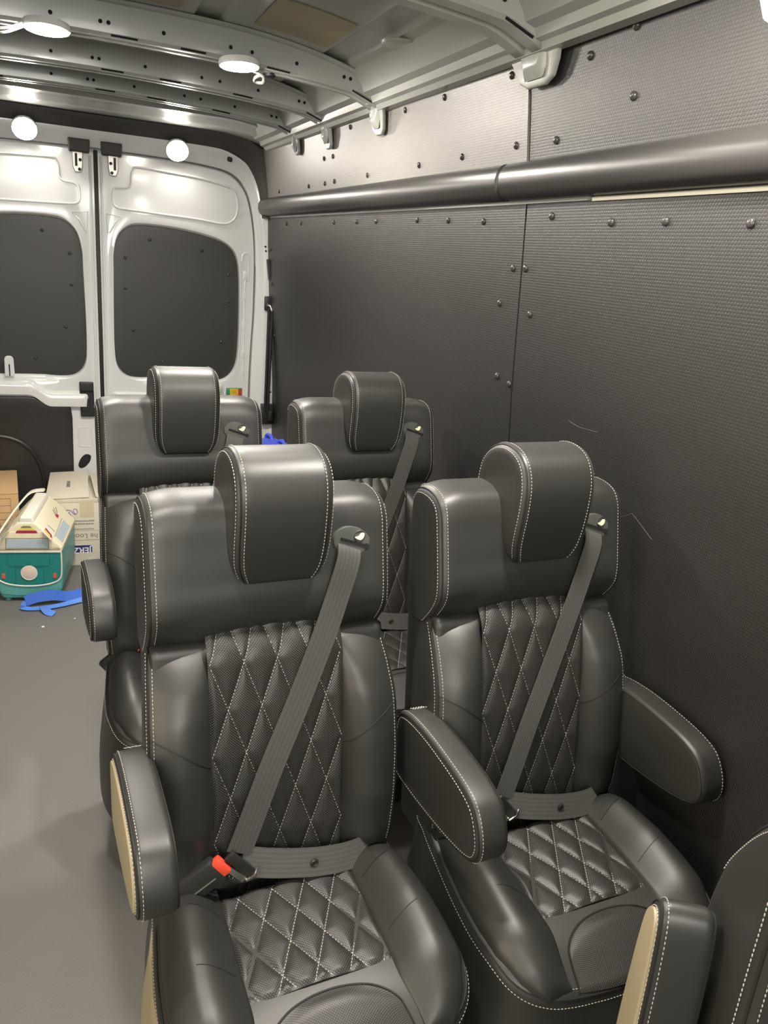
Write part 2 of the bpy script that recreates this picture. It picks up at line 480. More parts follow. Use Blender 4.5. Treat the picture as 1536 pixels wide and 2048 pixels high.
# ---- padded tube cover between upper and lower panels
trim_1 = empty('trim_1'); tag(trim_1, 'black vinyl half round duct cover running along the right wall', kind='structure')
def duct(y0, y1, name, parent, round_end=False):
    mb = MB(); rings = []
    ys = [y0 + (y1 - y0) * i / 14 for i in range(15)]
    pr = [1.0] * 15
    if round_end: ys += [y1 + .012, y1 + .02, y1 + .024]; pr += [.93, .75, .35]
    ys = [y0 - .006, y0 - .003] + ys; pr = [.80, .94] + pr
    for y, p in zip(ys, pr):
        xc = wallx(y, 1.65) + .004; R = []
        for k in range(17):
            a = -PI / 2 + PI * k / 16
            R.append((xc - .047 * p * (max(0, math.cos(a)) ** .62), y, 1.651 + .041 * p * math.sin(a) / (1 if abs(a) < 1.5 else 1)))
        rings.append(R)
    mb.loft(rings)
    return mb.build(name, M['vinyl'], parent)
duct(1.728, 3.955, 'duct_cover', trim_1, True)
duct(Y0, 1.712, 'duct_cover', trim_1)
e = MB(); xe = wallx(3.99, 1.65)
e.lathe((xe - .004, 3.982, 1.65), (0, 1, 0), [(.050, 0), (.052, .008), (.045, .02), (.0, .022)], 20)
e.build('end_cap', M['vinyl'], trim_1)
mb = MB()
for y in [Y0 + i * (1.40 - Y0) / 8 for i in range(8)]:
    yy = y + (1.40 - Y0) / 8
    mb.add([(wallx(y, 1.603) - .004, y, 1.6005), (wallx(yy, 1.603) - .004, yy, 1.6005), (wallx(yy, 1.608) - .004, yy, 1.6075), (wallx(y, 1.608) - .004, y, 1.6075),
            (wallx(y, 1.603) + .004, y, 1.6005), (wallx(yy, 1.603) + .004, yy, 1.6005), (wallx(yy, 1.608) + .004, yy, 1.6075), (wallx(y, 1.608) + .004, y, 1.6075)],
           [(0, 1, 2, 3), (4, 5, 6, 7), (0, 1, 5, 4), (3, 2, 6, 7), (0, 3, 7, 4), (1, 2, 6, 5)])
tag(mb.build('edge_strip', M['strip'], trim_1), 'thin cream strip under the duct cover')
mb = MB()
mb.loft([[(wallx(y, 1.6) - .002, y, 1.603), (wallx(y, 1.6) - .002, y, 1.612), (wallx(y, 1.6) + .01, y, 1.612), (wallx(y, 1.6) + .01, y, 1.603)] for y in (1.42, 1.5, 1.6, 1.7, 1.85, 2.2, 3.0, 3.94)])
tag(mb.build('metal_ledge', M['roof'], trim_1), 'grey metal ledge edge showing below the duct')

# ---- left wall (outside the frame): liner, with the sliding-door opening near the camera
wl = MB()
wl.grid(6, 20, lambda u, v: (-wallx(1.0 + 2.95 * u, 1.95 * v) - .0, 1.0 + 2.95 * u, 1.95 * v))
wl.grid(6, 20, lambda u, v: (-wallx(1.0 + 2.95 * u, 1.95 * v) - .04, 1.0 + 2.95 * u, 1.95 * v))
wl.box(-.93, -.86, .93, 1.0, 0, 1.9); wl.box(-.93, -.86, Y0, -.75, 0, 1.9); wl.box(-.93, -.80, -.75, .93, 1.8, 1.95)
tag(wl.build('wall_left', M['hexwall']), 'left side of the van with black liner and open sliding doorway', kind='structure')

# ---- roof
ceil = empty('ceiling'); tag(ceil, 'bare grey painted metal van roof with cross bows', kind='structure')
def roofz(x): return 2.035 - .10 * (abs(x) / .78) ** 3.2
ridges = [(-.52, .10), (-.30, .05), (-.12, .10), (.20, .055), (.30, .0), (.585, .10), (.40, .0)]
def skin(x, y):
    z = roofz(x)
    for c in (-.58, -.22, .235, .60):
        d = abs(x - c); z += .010 * (1 - sstep(.030, .042, d))
    return z
mb = MB()
xs = sorted(set([-.80 + 1.6 * i / 40 for i in range(41)] + [c + s * d for c in (-.58, -.22, .235, .60) for s in (-1, 1) for d in (.028, .032, .036, .040, .044)]))
for off in (0, .02):
    mb.loft([[(x, y, skin(x, y) + off) for x in xs] for y in (Y0, -.3, .4, 1.0, 1.6, 2.2, 2.8, 3.4, 4.0)], closed=False)
mb.build('roof_skin', M['roof'], ceil, angle=30)
def on_roof(x, y, d=.0): return (x, y, skin(x, y) - d)
for (x0, x1, y0, y1, sk) in ((.345, .545, 2.08, 2.34, .0), (-.02, .155, 2.10, 2.36, 0)):
    mb = MB()
    for d in (.0008, .0035):
        mb.grid(8, 4, lambda u, v: on_roof(x0 + (x1 - x0) * u, y0 + (y1 - y0) * v, d))
    n = 9 * 5
    for i in range(8):
        mb.f += [(i, i + 1, n + i + 1, n + i), (36 + i, 37 + i, n + 37 + i, n + 36 + i)]
    for j in range(4):
        mb.f += [(j * 9, j * 9 + 9, n + j * 9 + 9, n + j * 9), (j * 9 + 8, j * 9 + 17, n + j * 9 + 17, n + j * 9 + 8)]
    tag(mb.build('damping_pad', M['pad'], ceil), 'tan damping pad stuck to the roof skin')
# round depression and small dimples in the skin
mb = MB()
for (x, y, r) in ((.655, 2.06, .05), (.62, 1.22, .05)):
    mb.lathe(on_roof(x, y, .001), (0, 0, -1), [(r, 0), (r * .95, .006), (r * .8, .004), (.001, .002)], 24)
mb.build('stiffener_cup', M['roof'], ceil)

# bows
def bow_low(x):  # underside height along the bow
    ax = abs(x)
    return 1.952 - .030 * (ax / .67) ** 2.4 if ax < .67 else 1.922 - .55 * (ax - .67) ** 1.15
def make_bow(y, wdt, dz, foot_w, foot_tip, k):
    b = empty('roof_bow', (0, y, dz), parent=ceil)
    mb = MB(); rings = []
    X = [-.765 + 1.53 * i / 60 for i in range(61)]
    for x in X:
        zl = bow_low(x); zr = min(roofz(x) - .004, zl + .085) - dz * .6
        fl_ = .030
        h = wdt / 2
        pr = [(-h - fl_, zr), (-h - .004, zr - .004), (-h + .004, zl + .008), (-h + .012, zl), (-.014, zl), (-.009, zl + .006), (.009, zl + .006), (.014, zl), (h - .012, zl), (h - .004, zl + .008), (h + .004, zr - .004), (h + fl_, zr)]
        rings.append([(x, p, q) for p, q in pr])
    mb.loft(rings, closed=False)
    o = mb.build('bow_rail', M['roof'], b, angle=25, recalc=False)
    so = o.modifiers.new('solid', 'SOLIDIFY'); so.thickness = .003
    # holes along the near face and slots along the edge
    hm = MB(); h = wdt / 2
    for x in (-.42, -.16, -.04, -.02, .12, .30, .36, .49, .635, .655):
        zl = bow_low(x)
        yy = -h + .001 - .0035
        hm.disc((x, yy - .0012, zl + .030), (0, -1, -.12), .0052, 10)
    for x in (-.35, .02, .20, .44, .70):
        zl = bow_low(x); c = Vector((x, -h + .006, zl + .0035))
        dx = .034
        hm.add([(x - dx, -h + .0075, bow_low(x - dx) + .0015), (x + dx, -h + .0075, bow_low(x + dx) + .0015), (x + dx, -h + .0025, bow_low(x + dx) + .0055), (x - dx, -h + .0025, bow_low(x - dx) + .0055)], [(0, 1, 2, 3)])
    tag(hm.build('mounting_holes', M['black'], b, smooth=False, recalc=False), 'dark round holes and slots', kind='stuff')
    # feet: tongues that taper to a rounded tip on the wall
    for s in (1, -1):
        ft = MB(); pts = [(-foot_w * .62, 1.925), (foot_w * .62, 1.925), (foot_w * .60, 1.90), (foot_w * .50, 1.870), (foot_w * .38, foot_tip + .012), (foot_w * .20, foot_tip), (-foot_w * .20, foot_tip), (-foot_w * .38, foot_tip + .012), (-foot_w * .50, 1.870), (-foot_w * .58, 1.90)]
        ol = roundpoly(pts, .012, 4)
        pillow(ft, ol, 0, .012, .004, lambda p, q, a: (s * (wallx(y, q) - .022 + a - .10 * max(0, q - 1.86)), p, q - dz))
        ft.build('bow_foot', M['roof'], b, angle=50)
        cup = MB(); zc = (foot_tip + 1.895) / 2
        cup.loft([[(s * (wallx(y, 1.85) - .024), p * foot_w * .36, zz) for p, zz in ((-1, zc + .032), (1, zc + .032), (.62, zc - .022), (-.62, zc - .022))],
                  [(s * (wallx(y, 1.85) - .040), p * foot_w * .28, zz) for p, zz in ((-1, zc + .036), (1, zc + .036), (.55, zc + .002), (-.55, zc + .002))]])
        cup.build('foot_rib', M['roof'], b, angle=35, bevel=.004)
    return b
BOWS = []
for y, wdt, dz, fw, tip in ((.95, .10, 0, .12, 1.815), (1.60, .125, 0, .165, 1.830), (2.475, .085, .0, .10, 1.822), (2.955, .085, .0, .085, 1.822), (3.34, .075, .0, .075, 1.832), (.25, .10, 0, .12, 1.815)):
    BOWS.append(make_bow(y, wdt, dz, fw, tip, 0))
# cant rails along both roof edges
for s in (1, -1):
    mb = MB(); rings = []
    for y in (Y0, 0, 1.0, 2.0, 3.0, 3.6, 3.80):
        t = .030 * max(0, y - 1.65) / 2.2
        rings.append([(s * (q[0] - t), y, q[1]) for q in ((.79, 1.885), (.764, 1.886), (.756, 1.898), (.742, 1.902), (.735, 1.918), (.712, 1.925), (.700, 1.945), (.66, 1.985), (.80, 2.0))])
    mb.loft(rings); mb.build('cant_rail', M['roof'], ceil, angle=25, bevel=None)
# rear header: painted steps and centre face
mb = MB(); rings = []
for i in range(49):
    x = -.78 + 1.56 * i / 48
    d = .045 * max(0, (abs(x) - .5) / .28) ** 2
    rings.append([(x, yy, zz - d) for yy, zz in ((3.52, 2.02), (3.56, 1.995), (3.62, 1.992), (3.64, 1.972), (3.70, 1.968), (3.73, 1.952), (3.80, 1.950), (3.98, 1.950), (3.98, 2.03))])
mb.loft(rings); mb.build('rear_header', M['roof'], ceil, angle=30)

# ---- black rubber surround of the rear opening
def arch(outer, inner, yo, yi, n=40):
    return None
trim_2 = empty('trim_2'); tag(trim_2, 'dark grey rubber surround arching over the rear doors', kind='structure')
half_o = catmull([(0, 1.946), (.3, 1.948), (.55, 1.950), (.66, 1.938), (.735, 1.900), (.778, 1.835), (.792, 1.75), (.796, 1.66), (.797, 1.60)], 64, False)
half_i = catmull([(0, 1.888), (.3, 1.888), (.52, 1.884), (.60, 1.872), (.668, 1.842), (.712, 1.79), (.740, 1.73), (.756, 1.66), (.765, 1.60)], 64, False)
ho = [(-x, z) for x, z in half_o[:0:-1]] + half_o; hi = [(-x, z) for x, z in half_i[:0:-1]] + half_i
mb = MB(); rings = []
for (xo, zo), (xi, zi) in zip(ho, hi):
    R = []
    for k in range(7):
        t = k / 6; bul = .018 * math.sin(PI * t)
        R.append((xo + (xi - xo) * t, 3.90 + .06 * t - bul, zo + (zi - zo) * t))
    R += [(xi, 3.98, zi), (xo, 3.98, zo)]
    rings.append(R)
mb.loft(rings); mb.build('rubber_surround', M['rubber'], trim_2, angle=45)
mb = MB()
mb.add([(.700, 3.945, 1.602 + .0), (.79, 3.945, 1.60)], [])
mb = MB(); pillow(mb, roundpoly([(.592, 1.858), (.616, 1.853), (.616, 1.832), (.592, 1.836)], .009, 4), 0, .012, .003, lambda p, q, a: (p, 3.962 - a, q))
mb.build('drain_plug', M['darkrubber'], trim_2)

# ---- white door frame and D pillars
trim_3 = empty('trim_3'); tag(trim_3, 'white painted frame and corner pillars round the rear doors', kind='structure')
door_half = catmull([(0, 1.822), (.3, 1.818), (.5, 1.808), (.62, 1.786), (.69, 1.725), (.722, 1.64), (.742, 1.52), (.750, 1.38), (.750, 1.15), (.742, .95), (.738, .7), (.738, .02)], 88, False)
fr_half = catmull([(0, 1.892), (.3, 1.892), (.52, 1.888), (.62, 1.868), (.70, 1.82), (.742, 1.74), (.766, 1.62), (.80, 1.50), (.815, 1.38), (.826, 1.15), (.834, .95), (.84, .7), (.84, .02)], 96, False)
# resample the frame so that both have the same count
def resamp(P, n):
    V = [Vector(p) for p in P]; L = [0]
    for a, b in zip(V, V[1:]): L.append(L[-1] + (b - a).length)
    out = []; j = 0
    for i in range(n):
        t = L[-1] * i / (n - 1)
        while j < len(L) - 2 and L[j + 1] < t: j += 1
        k = (t - L[j]) / max(1e-9, L[j + 1] - L[j]); q = V[j].lerp(V[j + 1], min(1, max(0, k))); out.append((q.x, q.y))
    return out
NH = 90
dh = resamp(door_half, NH); fh = resamp(fr_half, NH)
for s in (1, -1):
    mb = MB(); rings = []
    for (xd, zd), (xf, zf) in zip(dh, fh):
        R = []
        for t, yy in ((0, 4.03), (0.02, 3.985), (.14, 3.975), (.30, 3.972), (.45, 3.962), (.6, 3.958), (1.0, 3.955), (1.0, 4.03)):
            R.append((s * (xd + (xf - xd) * t), yy, zd + (zf - zd) * t))
        rings.append(R)
    mb.loft(rings); mb.build('door_frame', M['white'], trim_3, angle=35)
    # pillar return to the side wall
    mb = MB(); rings = []
    for z in [.0 + 1.62 * i / 30 for i in range(31)]:
        xi = lerp_tab([(0, .838), (.7, .838), (.95, .832), (1.15, .824), (1.38, .813), (1.5, .798), (1.62, .766)], z); xw = wallx(3.95, z) + .004
        xw = max(xw, xi + .004)
        rings.append([(s * xi, 3.956, z), (s * (xi + .006), 3.950, z), (s * (xw), 3.945, z), (s * (xw + .01), 3.945, z), (s * (xw + .01), 4.03, z), (s * xi, 4.03, z)])
    mb.loft(rings); mb.build('corner_pillar', M['white'], trim_3, angle=35)
# hardware on the right pillar: striker, gas strut with brackets
mb = MB(); pillow(mb, roundpoly([(.792, 1.415), (.822, 1.405), (.834, 1.315), (.806, 1.312)], .006, 3), 0, .035, .004, lambda p, q, a: (p, 3.952 - a, q))
mb.build('door_striker', M['plastic'], trim_3)
st = empty('check_arm', parent=trim_3)
mb = MB(); mb.box(.790, .826, 3.93, 3.952, 1.165, 1.235); mb.build('arm_bracket', M['plastic'], st, bevel=.004)
mb = MB(); mb.tube([(.806, 3.918, 1.185), (.820, 3.915, 1.178), (.823, 3.915, 1.15), (.818, 3.915, .64)], .0085, 10); mb.tube([(.806, 3.912, 1.18), (.804, 3.912, .66)], .007, 10)
mb.build('arm_rod', M['plastic'], st)
mb = MB(); mb.tube([(.800, 3.918, 1.195), (.812, 3.908, 1.190), (.820, 3.908, 1.165)], .0075, 10); mb.build('arm_joint', M['chrome'], st)
mb = MB(); mb.box(.788, .850, 3.915, 3.952, .585, .69); mb.tube([(.83, 3.90, .66), (.83, 3.90, .61)], .016, 12); mb.build('arm_foot', M['plastic'], st, bevel=.004)
mb = MB()
for z, x in ((1.47, .787), (1.45, .79), (1.21, .80), (1.28, .822), (.78, .812), (.73, .81), (.75, .842), (1.42, .818)):
    mb.disc((x, 3.9495, z), (0, -1, 0), .005, 10)
tag(mb.build('pillar_holes', M['black'], trim_3, smooth=False, recalc=False), 'small dark holes', kind='stuff')

# ---- rear doors
def mirror(pts, s): return [(p[0] * s, *p[1:]) for p in pts] if s > 0 else [(-p[0], *p[1:]) for p in pts]
CX = .010
WIN = [(.078, 1.30), (.080, 1.38), (.098, 1.455), (.135, 1.498), (.185, 1.517), (.30, 1.519), (.43, 1.508), (.55, 1.486), (.615, 1.458), (.652, 1.415), (.670, 1.34), (.676, 1.20), (.676, 1.02), (.668, .90), (.645, .838), (.60, .800), (.54, .793), (.35, .795), (.18, .797), (.118, .815), (.083, .865), (.074, .95), (.074, 1.1)]
def strip_fill(outer, inner, y):
    return outer, inner
def make_door(n, s):
    d = empty('door_%d' % n); tag(d, ('left' if s < 0 else 'right') + ' rear van door, white inside with a black lined window', kind='structure')
    X = lambda x: CX + s * (x - CX)
    win = catmull(WIN, 115)
    outer_pts = [(.012, .02)] + [(.012, z) for z in (.3, .6, .9, 1.2, 1.5, 1.75)] + [(.016, 1.812)] + [(x - .006, z - .006) for x, z in dh[6:]]
    outer = resamp(outer_pts + [outer_pts[0]], 240)[:-1]
    # shell: bridge outline and window hole by angle from the window centre
    cx, cz = .375, 1.15
    def pol(P): return sorted([(math.atan2(q[1] - cz, q[0] - cx), q) for q in P])
    def radial(P, a):
        best = None
        for i in range(len(P)):
            p, q = P[i], P[(i + 1) % len(P)]
            dx, dz = math.cos(a), math.sin(a); ex, ez = q[0] - p[0], q[1] - p[1]
            det = dx * -ez + ex * dz
            if abs(det) < 1e-12: continue
            rx, rz = p[0] - cx, p[1] - cz
            t = (rx * -ez + ex * rz) / det; u = (dx * rz - dz * rx) / det
            if t > 0 and -1e-6 <= u <= 1 + 1e-6 and (best is None or t < best): best = t
        return (cx + math.cos(a) * best, cz + math.sin(a) * best)
    angs = sorted(set([2 * PI * i / 200 - PI for i in range(200)] + [math.atan2(q[1] - cz, q[0] - cx) for q in (outer_pts[0], (.732, .02), outer_pts[7])]))
    O = [radial(outer, a) for a in angs]; W = [radial(win, a) for a in angs]
    rings = []
    for t, yy in ((None, 4.045), (0, 4.003), (.02, 3.998), (.5, 3.998), (.80, 3.998), (.93, 3.994), (.975, 3.995), (1.0, 4.004), (1.012, 4.020), (1.016, 4.035), (1.016, 4.045)):
        rings.append([(X(o[0] + (w_[0] - o[0]) * (t or 0)), yy, o[1] + (w_[1] - o[1]) * (t or 0)) for o, w_ in zip(O, W)])
    mb = MB(); mb.loft(rings, caps=False)
    mb.build('door_shell', M['white'], d, angle=35)
    # window liner panel
    ln = MB(); pillow(ln, [(X(x), z) for x, z in offset(win, -.012)], 0, .008, .002, lambda p, q, a: (p, 4.032 - a, q), b1=.002)
    lo = ln.build('window_liner', M['doorliner'], d)
    for x, z in ((.245, 1.455), (.49, 1.425), (.132, 1.365), (.622, 1.32), (.130, 1.225), (.622, 1.19), (.163, 1.03), (.590, .99), (.300, .88), (.46, .86)):
        rivet(d, (X(x), 4.0225, z), (0, -1, 0), .9)
    # pressed beads
    bd = MB()
    top = [(.72 - .12, 1.728), (.45, 1.752), (.205, 1.764), (.172, 1.750), (.164, 1.725), (.162, 1.690), (.145, 1.674), (.10, 1.668), (.085, 1.655), (.080, 1.61), (.095, 1.585), (.15, 1.578), (.45, 1.567), (.58, 1.557), (.632, 1.575), (.655, 1.62), (.652, 1.68), (.632, 1.715)]
    bd.tube([(X(x), 3.9985, z) for x, z in catmull(top, 90)], .0055, 8, closed=True)
    for loop in ([(.050, 1.552), (.118, 1.545), (.088, 1.515), (.064, 1.470), (.056, 1.468)],):
        bd.tube([(X(x), 3.9985, z) for x, z in loop], .0035, 6, closed=True)
    bd.tube([(X(x), 3.9985, z) for x, z in catmull([(.684, 1.39), (.688, 1.425), (.714, 1.425), (.718, 1.37), (.716, 1.30), (.70, 1.27), (.704, .80)], 40, False)], .005, 8)
    bd.build('pressed_bead', M['white'], d)
    for z in (1.325, 1.225, 1.08, .935, .85):
        k = MB(); pillow(k, roundpoly([(-.009, -.020), (.009, -.020), (.009, .020), (-.009, .020)], .006, 3), 0, .006, .003, lambda p, q, a: (X(.700) + p, 3.998 - a, z + q)); k.build('clip_cover', M['white'], d)
    # sill shelf under the window
    sh = MB(); rings = []
    for i in range(41):
        x = .06 + .545 * i / 40
        zt = .775 - .055 * (1 - sstep(.24, .34, x)) ; zb = zt - .060
        e_ = 1 - (1 - sstep(.06, .085, x)) - sstep(.575, .60, x)
        rings.append([(X(x), 4.0, zt + .012), (X(x), 3.998 - .012 * e_, zt + .008), (X(x), 3.998 - .030 * e_, zt - .004), (X(x), 3.998 - .036 * e_, zt - .020), (X(x), 3.998 - .030 * e_, zb), (X(x), 4.0, zb - .004)])
    sh.loft(rings); sh.build('sill_shelf', M['white'], d, angle=50)
    # black lower trim with an arched ridge
    tp = [(.700, .045), (.700, .704), (.35, .704), (.315, .700), (.285, .682), (.255, .668), (.225, .664), (.168, .664), (.156, .652), (.150, .60), (.158, .045)]
    tm = MB(); ol = roundpoly(tp, [.01, .01, .03, .03, .03, .03, .02, .01, .008, .02, .01], 4)
    pillow(tm, ol, 0, .022, .006, lambda p, q, a: (X(p), 3.998 - a + .010 * sstep(.62, .60, q) * (a > .012) , q))
    lt = tm.build('lower_trim', M['vinyl'], d)
    rd = MB(); rd.tube([(X(x), 3.983, z) for x, z in catmull([(.60, .512), (.50, .515), (.42, .500), (.36, .462), (.318, .40), (.295, .32), (.285, .2)], 40, False)], .010, 8)
    rd.build('arched_ridge', M['vinyl'], d)
    # handle panel, recess and grommet near the centre edge
    if s < 0:
        hd = MB(); pillow(hd, roundpoly([(.048, .608), (.112, .608), (.114, .778), (.050, .778)], .006, 3), 0, .022, .005, lambda p, q, a: (X(p), 3.998 - a, q)); ho_ = hd.build('door_handle', M['plastic'], d)
        sl = MB(); sl.box(min(X(.052), X(.110)), max(X(.052), X(.110)), 3.972, 3.980, .730, .738); sl.build('handle_slot', M['black'], ho_, smooth=False)
        hl = MB(); pillow(hl, roundpoly([(.068, .636), (.104, .636), (.104, .702), (.068, .702)], .004, 3), 0, .005, .002, lambda p, q, a: (X(p), 3.976 - a, q)); hl.build('handle_lever', M['plastic'], ho_)
    rc = MB(); rc.tube([(X(x), 3.9985, z) for x, z in roundpoly([(.066, .455), (.126, .455), (.126, .55), (.066, .55)], .01, 4)], .0035, 6, closed=True); rc.build('pressed_recess', M['white'], d)
    gr = MB(); pillow(gr, catmull([(.085, .415), (.072, .405), (.078, .378), (.100, .352), (.122, .345), (.132, .36), (.122, .39), (.103, .412)], 32), 0, .004, .0015, lambda p, q, a: (X(p), 3.998 - a, q)); gr.build('rubber_grommet', M['darkrubber'], d)
    # latch at the top by the centre seam
    lc = MB(); pillow(lc, roundpoly([(.036, 1.796), (.120, 1.796), (.124, 1.850), (.032, 1.850)], .006, 3), 0, .045, .006, lambda p, q, a: (X(p), 3.995 - a, q)); lo_ = lc.build('latch_cover', M['rubber'], d)
    pl = MB(); pillow(pl, roundpoly([(.062, 1.800), (.106, 1.800), (.106, 1.735), (.096, 1.712), (.070, 1.715), (.064, 1.74)], .006, 3), 0, .02, .003, lambda p, q, a: (X(p), 3.992 - a, q)); lp = pl.build('latch_plate', M['steel'], d)
    bo = MB(); bo.lathe((X(.074), 3.972, 1.765), (0, -1, 0), [(.007, 0), (.007, .004), (0.001, .005)], 10); bo.lathe((X(.078), 3.972, 1.726), (0, -1, 0), [(.007, 0), (.007, .004), (0.001, .005)], 10); bo.box(min(X(.086), X(.096)), max(X(.086), X(.096)), 3.966, 3.973, 1.738, 1.790); bo.build('latch_bolt', M['darkrubber'], lp)
    return d, X
d1, X1 = make_door(1, -1)
d2, X2 = make_door(2, 1)
# small white bracket standing on the left door's sill
mb = MB(); pillow(mb, roundpoly([(-.414, .80), (-.372, .80), (-.374, .893), (-.412, .893)], [.002, .002, .019, .019], 6), 0, .010, .002, lambda p, q, a: (p, 3.985 - a, q)); bk = mb.build('sill_bracket', M['white'], d1)
mb = MB(); mb.box(-.3955, -.3905, 3.9735, 3.9765, .80, .855); mb.build('bracket_slot', M['black'], bk, smooth=False)
# reflector label on the right door
mb = MB(); mb.box(.616, .700, 3.993, 3.9975, .717, .760); rf = mb.build('reflector_label', M['rgreen'], d2, bevel=.002); tag(rf, 'green yellow and red reflector label')
mb = MB(); mb.box(.636, .678, 3.9905, 3.994, .722, .756); mb.build('amber_field', M['ryellow'], rf)
mb = MB(); mb.box(.646, .669, 3.9895, 3.992, .730, .750); mb.build('amber_centre', mat('deep_amber', (.62, .40, .02), .4), rf)
mb = MB(); mb.box(.678, .697, 3.9905, 3.994, .722, .756); mb.build('red_field', M['rred'], rf)
# centre seam: dark rubber seal between the door edges
mb = MB(); mb.box(CX - .008, CX + .010, 3.99, 4.03, 0, 1.815); tag(mb.build('trim_4', M['darkrubber'], bevel=.003), 'black rubber seal between the two rear doors', kind='structure')
mb = MB()
for x in (-.014, .034): mb.tube([(x, 3.996, 0.02), (x, 3.996, 1.79)], .006, 8)
mb.build('seal_lip', M['white'], d2)
# outer skin behind the doors so no light leaks
mb = MB(); mb.box(-.95, .95, 4.05, 4.08, -.02, 2.1); tag(mb.build('wall_rear', M['white'], smooth=False), 'outer rear skin behind the doors', kind='structure')
# cab side behind the camera
mb = MB(); mb.box(-.95, .95, Y0 - .05, Y0, -.02, 2.08); tag(mb.build('wall_front', mat('cab_partition', (.10, .10, .095), .6), smooth=False), 'dark cab end of the van behind the viewpoint', kind='structure')

# ================================================================== CEILING LIGHTS
def puck(loc, n, label, r=.052, lens='lens'):
    t = empty('ceiling_light', loc); t.rotation_euler = Vector(n).to_track_quat('Z', 'Y').to_euler()
    tag(t, label, 'ceiling light', 'round lights on the roof bows and rear header')
    b = MB(); b.lathe((0, 0, 0), (0, 0, 1), [(r, -.012), (r * 1.04, -.004), (r * 1.04, .002), (r * .99, .005), (r * .96, .004)], 28); b.build('lamp_rim', M['lens_ring'], t)
    b = MB(); b.lathe((0, 0, 0), (0, 0, 1), [(r * .97, .0035), (r * .93, .0062), (r * .7, .0078), (r * .4, .0086), (.0005, .009)], 28); b.build('lamp_lens', M[lens], t)
    return t
p1 = puck((-.17, 2.425, 1.943), (0, -.06, -1), 'round glowing light with loose wires on the second roof bow', .055)
wr = MB()
wr.tube(catmull([(-.055, .015, 0), (-.085, .03, .022), (-.13, .03, .028), (-.16, .0, .01), (-.19, -.02, 0)], 40, False), .004, 6)
wr.tube(catmull([(-.05, -.01, 0), (-.10, .05, .04), (-.145, .03, .03), (-.19, -.01, 0)], 40, False), .003, 6)
wr.build('lamp_wire', M['paper'], p1)
wr = MB(); wr.box(-.20, -.15, -.025, .005, -.004, .012); wr.build('wire_connector', M['plastic'], p1, bevel=.003)
p2 = puck((.325, 2.430, 1.938), (.05, -.06, -1), 'round glowing light beside a wire loop on the roof bow', .055)
wr = MB(); wr.tube(catmull([(.06, .0, .0), (.09, .015, .012), (.105, .0, .022), (.09, -.015, .02), (.08, .0, .012), (.12, .012, .0)], 50, False), .0045, 6); wr.build('lamp_wire', M['bezel'], p2)
wr = MB(); wr.lathe((.125, .012, -.004), (0, 0, 1), [(.018, 0), (.018, .008), (.010, .01), (.001, .01)], 14); wr.build('wire_grommet', M['plastic'], p2)
p3 = puck((-.272, 3.945, 1.860), (0, -.9, -.6), 'round glowing light above the left rear door', .050, 'lens_rear')
p4 = puck((.362, 3.945, 1.852), (0, -.9, -.6), 'round glowing light above the right rear door', .050, 'lens_rear')
puck((-.17, 1.535, 1.945), (0, -.3, -1), 'round ceiling light on the roof bow above the front row aisle', .055, 'lens_dim')
puck((-.17, .90, 1.945), (0, -.3, -1), 'round ceiling light nearest the cab over the aisle', .055, 'lens_mid')

puck((.325, 1.535, 1.940), (.0, -.1, -1), 'round ceiling light above the seat by the wall in the front row', .055, 'lens_dim')
puck((.50, .93, 1.936), (.0, -.1, -1), 'round ceiling light nearest the cab on the wall side', .055, 'lens_front')

# ================================================================== SEATS
TAN = .176
def plane(z): return (z - 1.0) * TAN
def quilt(u, v, a, b):
    """height of a diamond-quilted surface: a = half pitch across, b = half pitch along"""
    k1 = u / a + v / b; k2 = u / a - v / b
    nrm = 1 / math.sqrt(1 / a ** 2 + 1 / b ** 2)
    d1 = abs((k1 + 1) % 2 - 1) * nrm; d2 = abs((k2 + 1) % 2 - 1) * nrm
    d = min(d1, d2)
    return .0062 * (1 - math.exp(-d / .007))
def quilt_lines(u0, u1, v0, v1, a, b, vtop=None):
    out = []
    for sg in (1, -1):
        K = int((abs(u1) + abs(u0)) / a + (abs(v1) + abs(v0)) / b) + 4
        for k in range(-2 * K, 2 * K + 1, 2):
            pts = []; n = 80
            for i in range(n + 1):
                v = v0 + (v1 - v0) * i / n; u = (k - sg * v / b) * a
                ok = u0 <= u <= u1 and (vtop is None or v <= vtop(u))
                if ok: pts.append((u, v))
                elif len(pts) > 1: out.append(pts); pts = []
                else: pts = []
            if len(pts) > 1: out.append(pts)
    return out

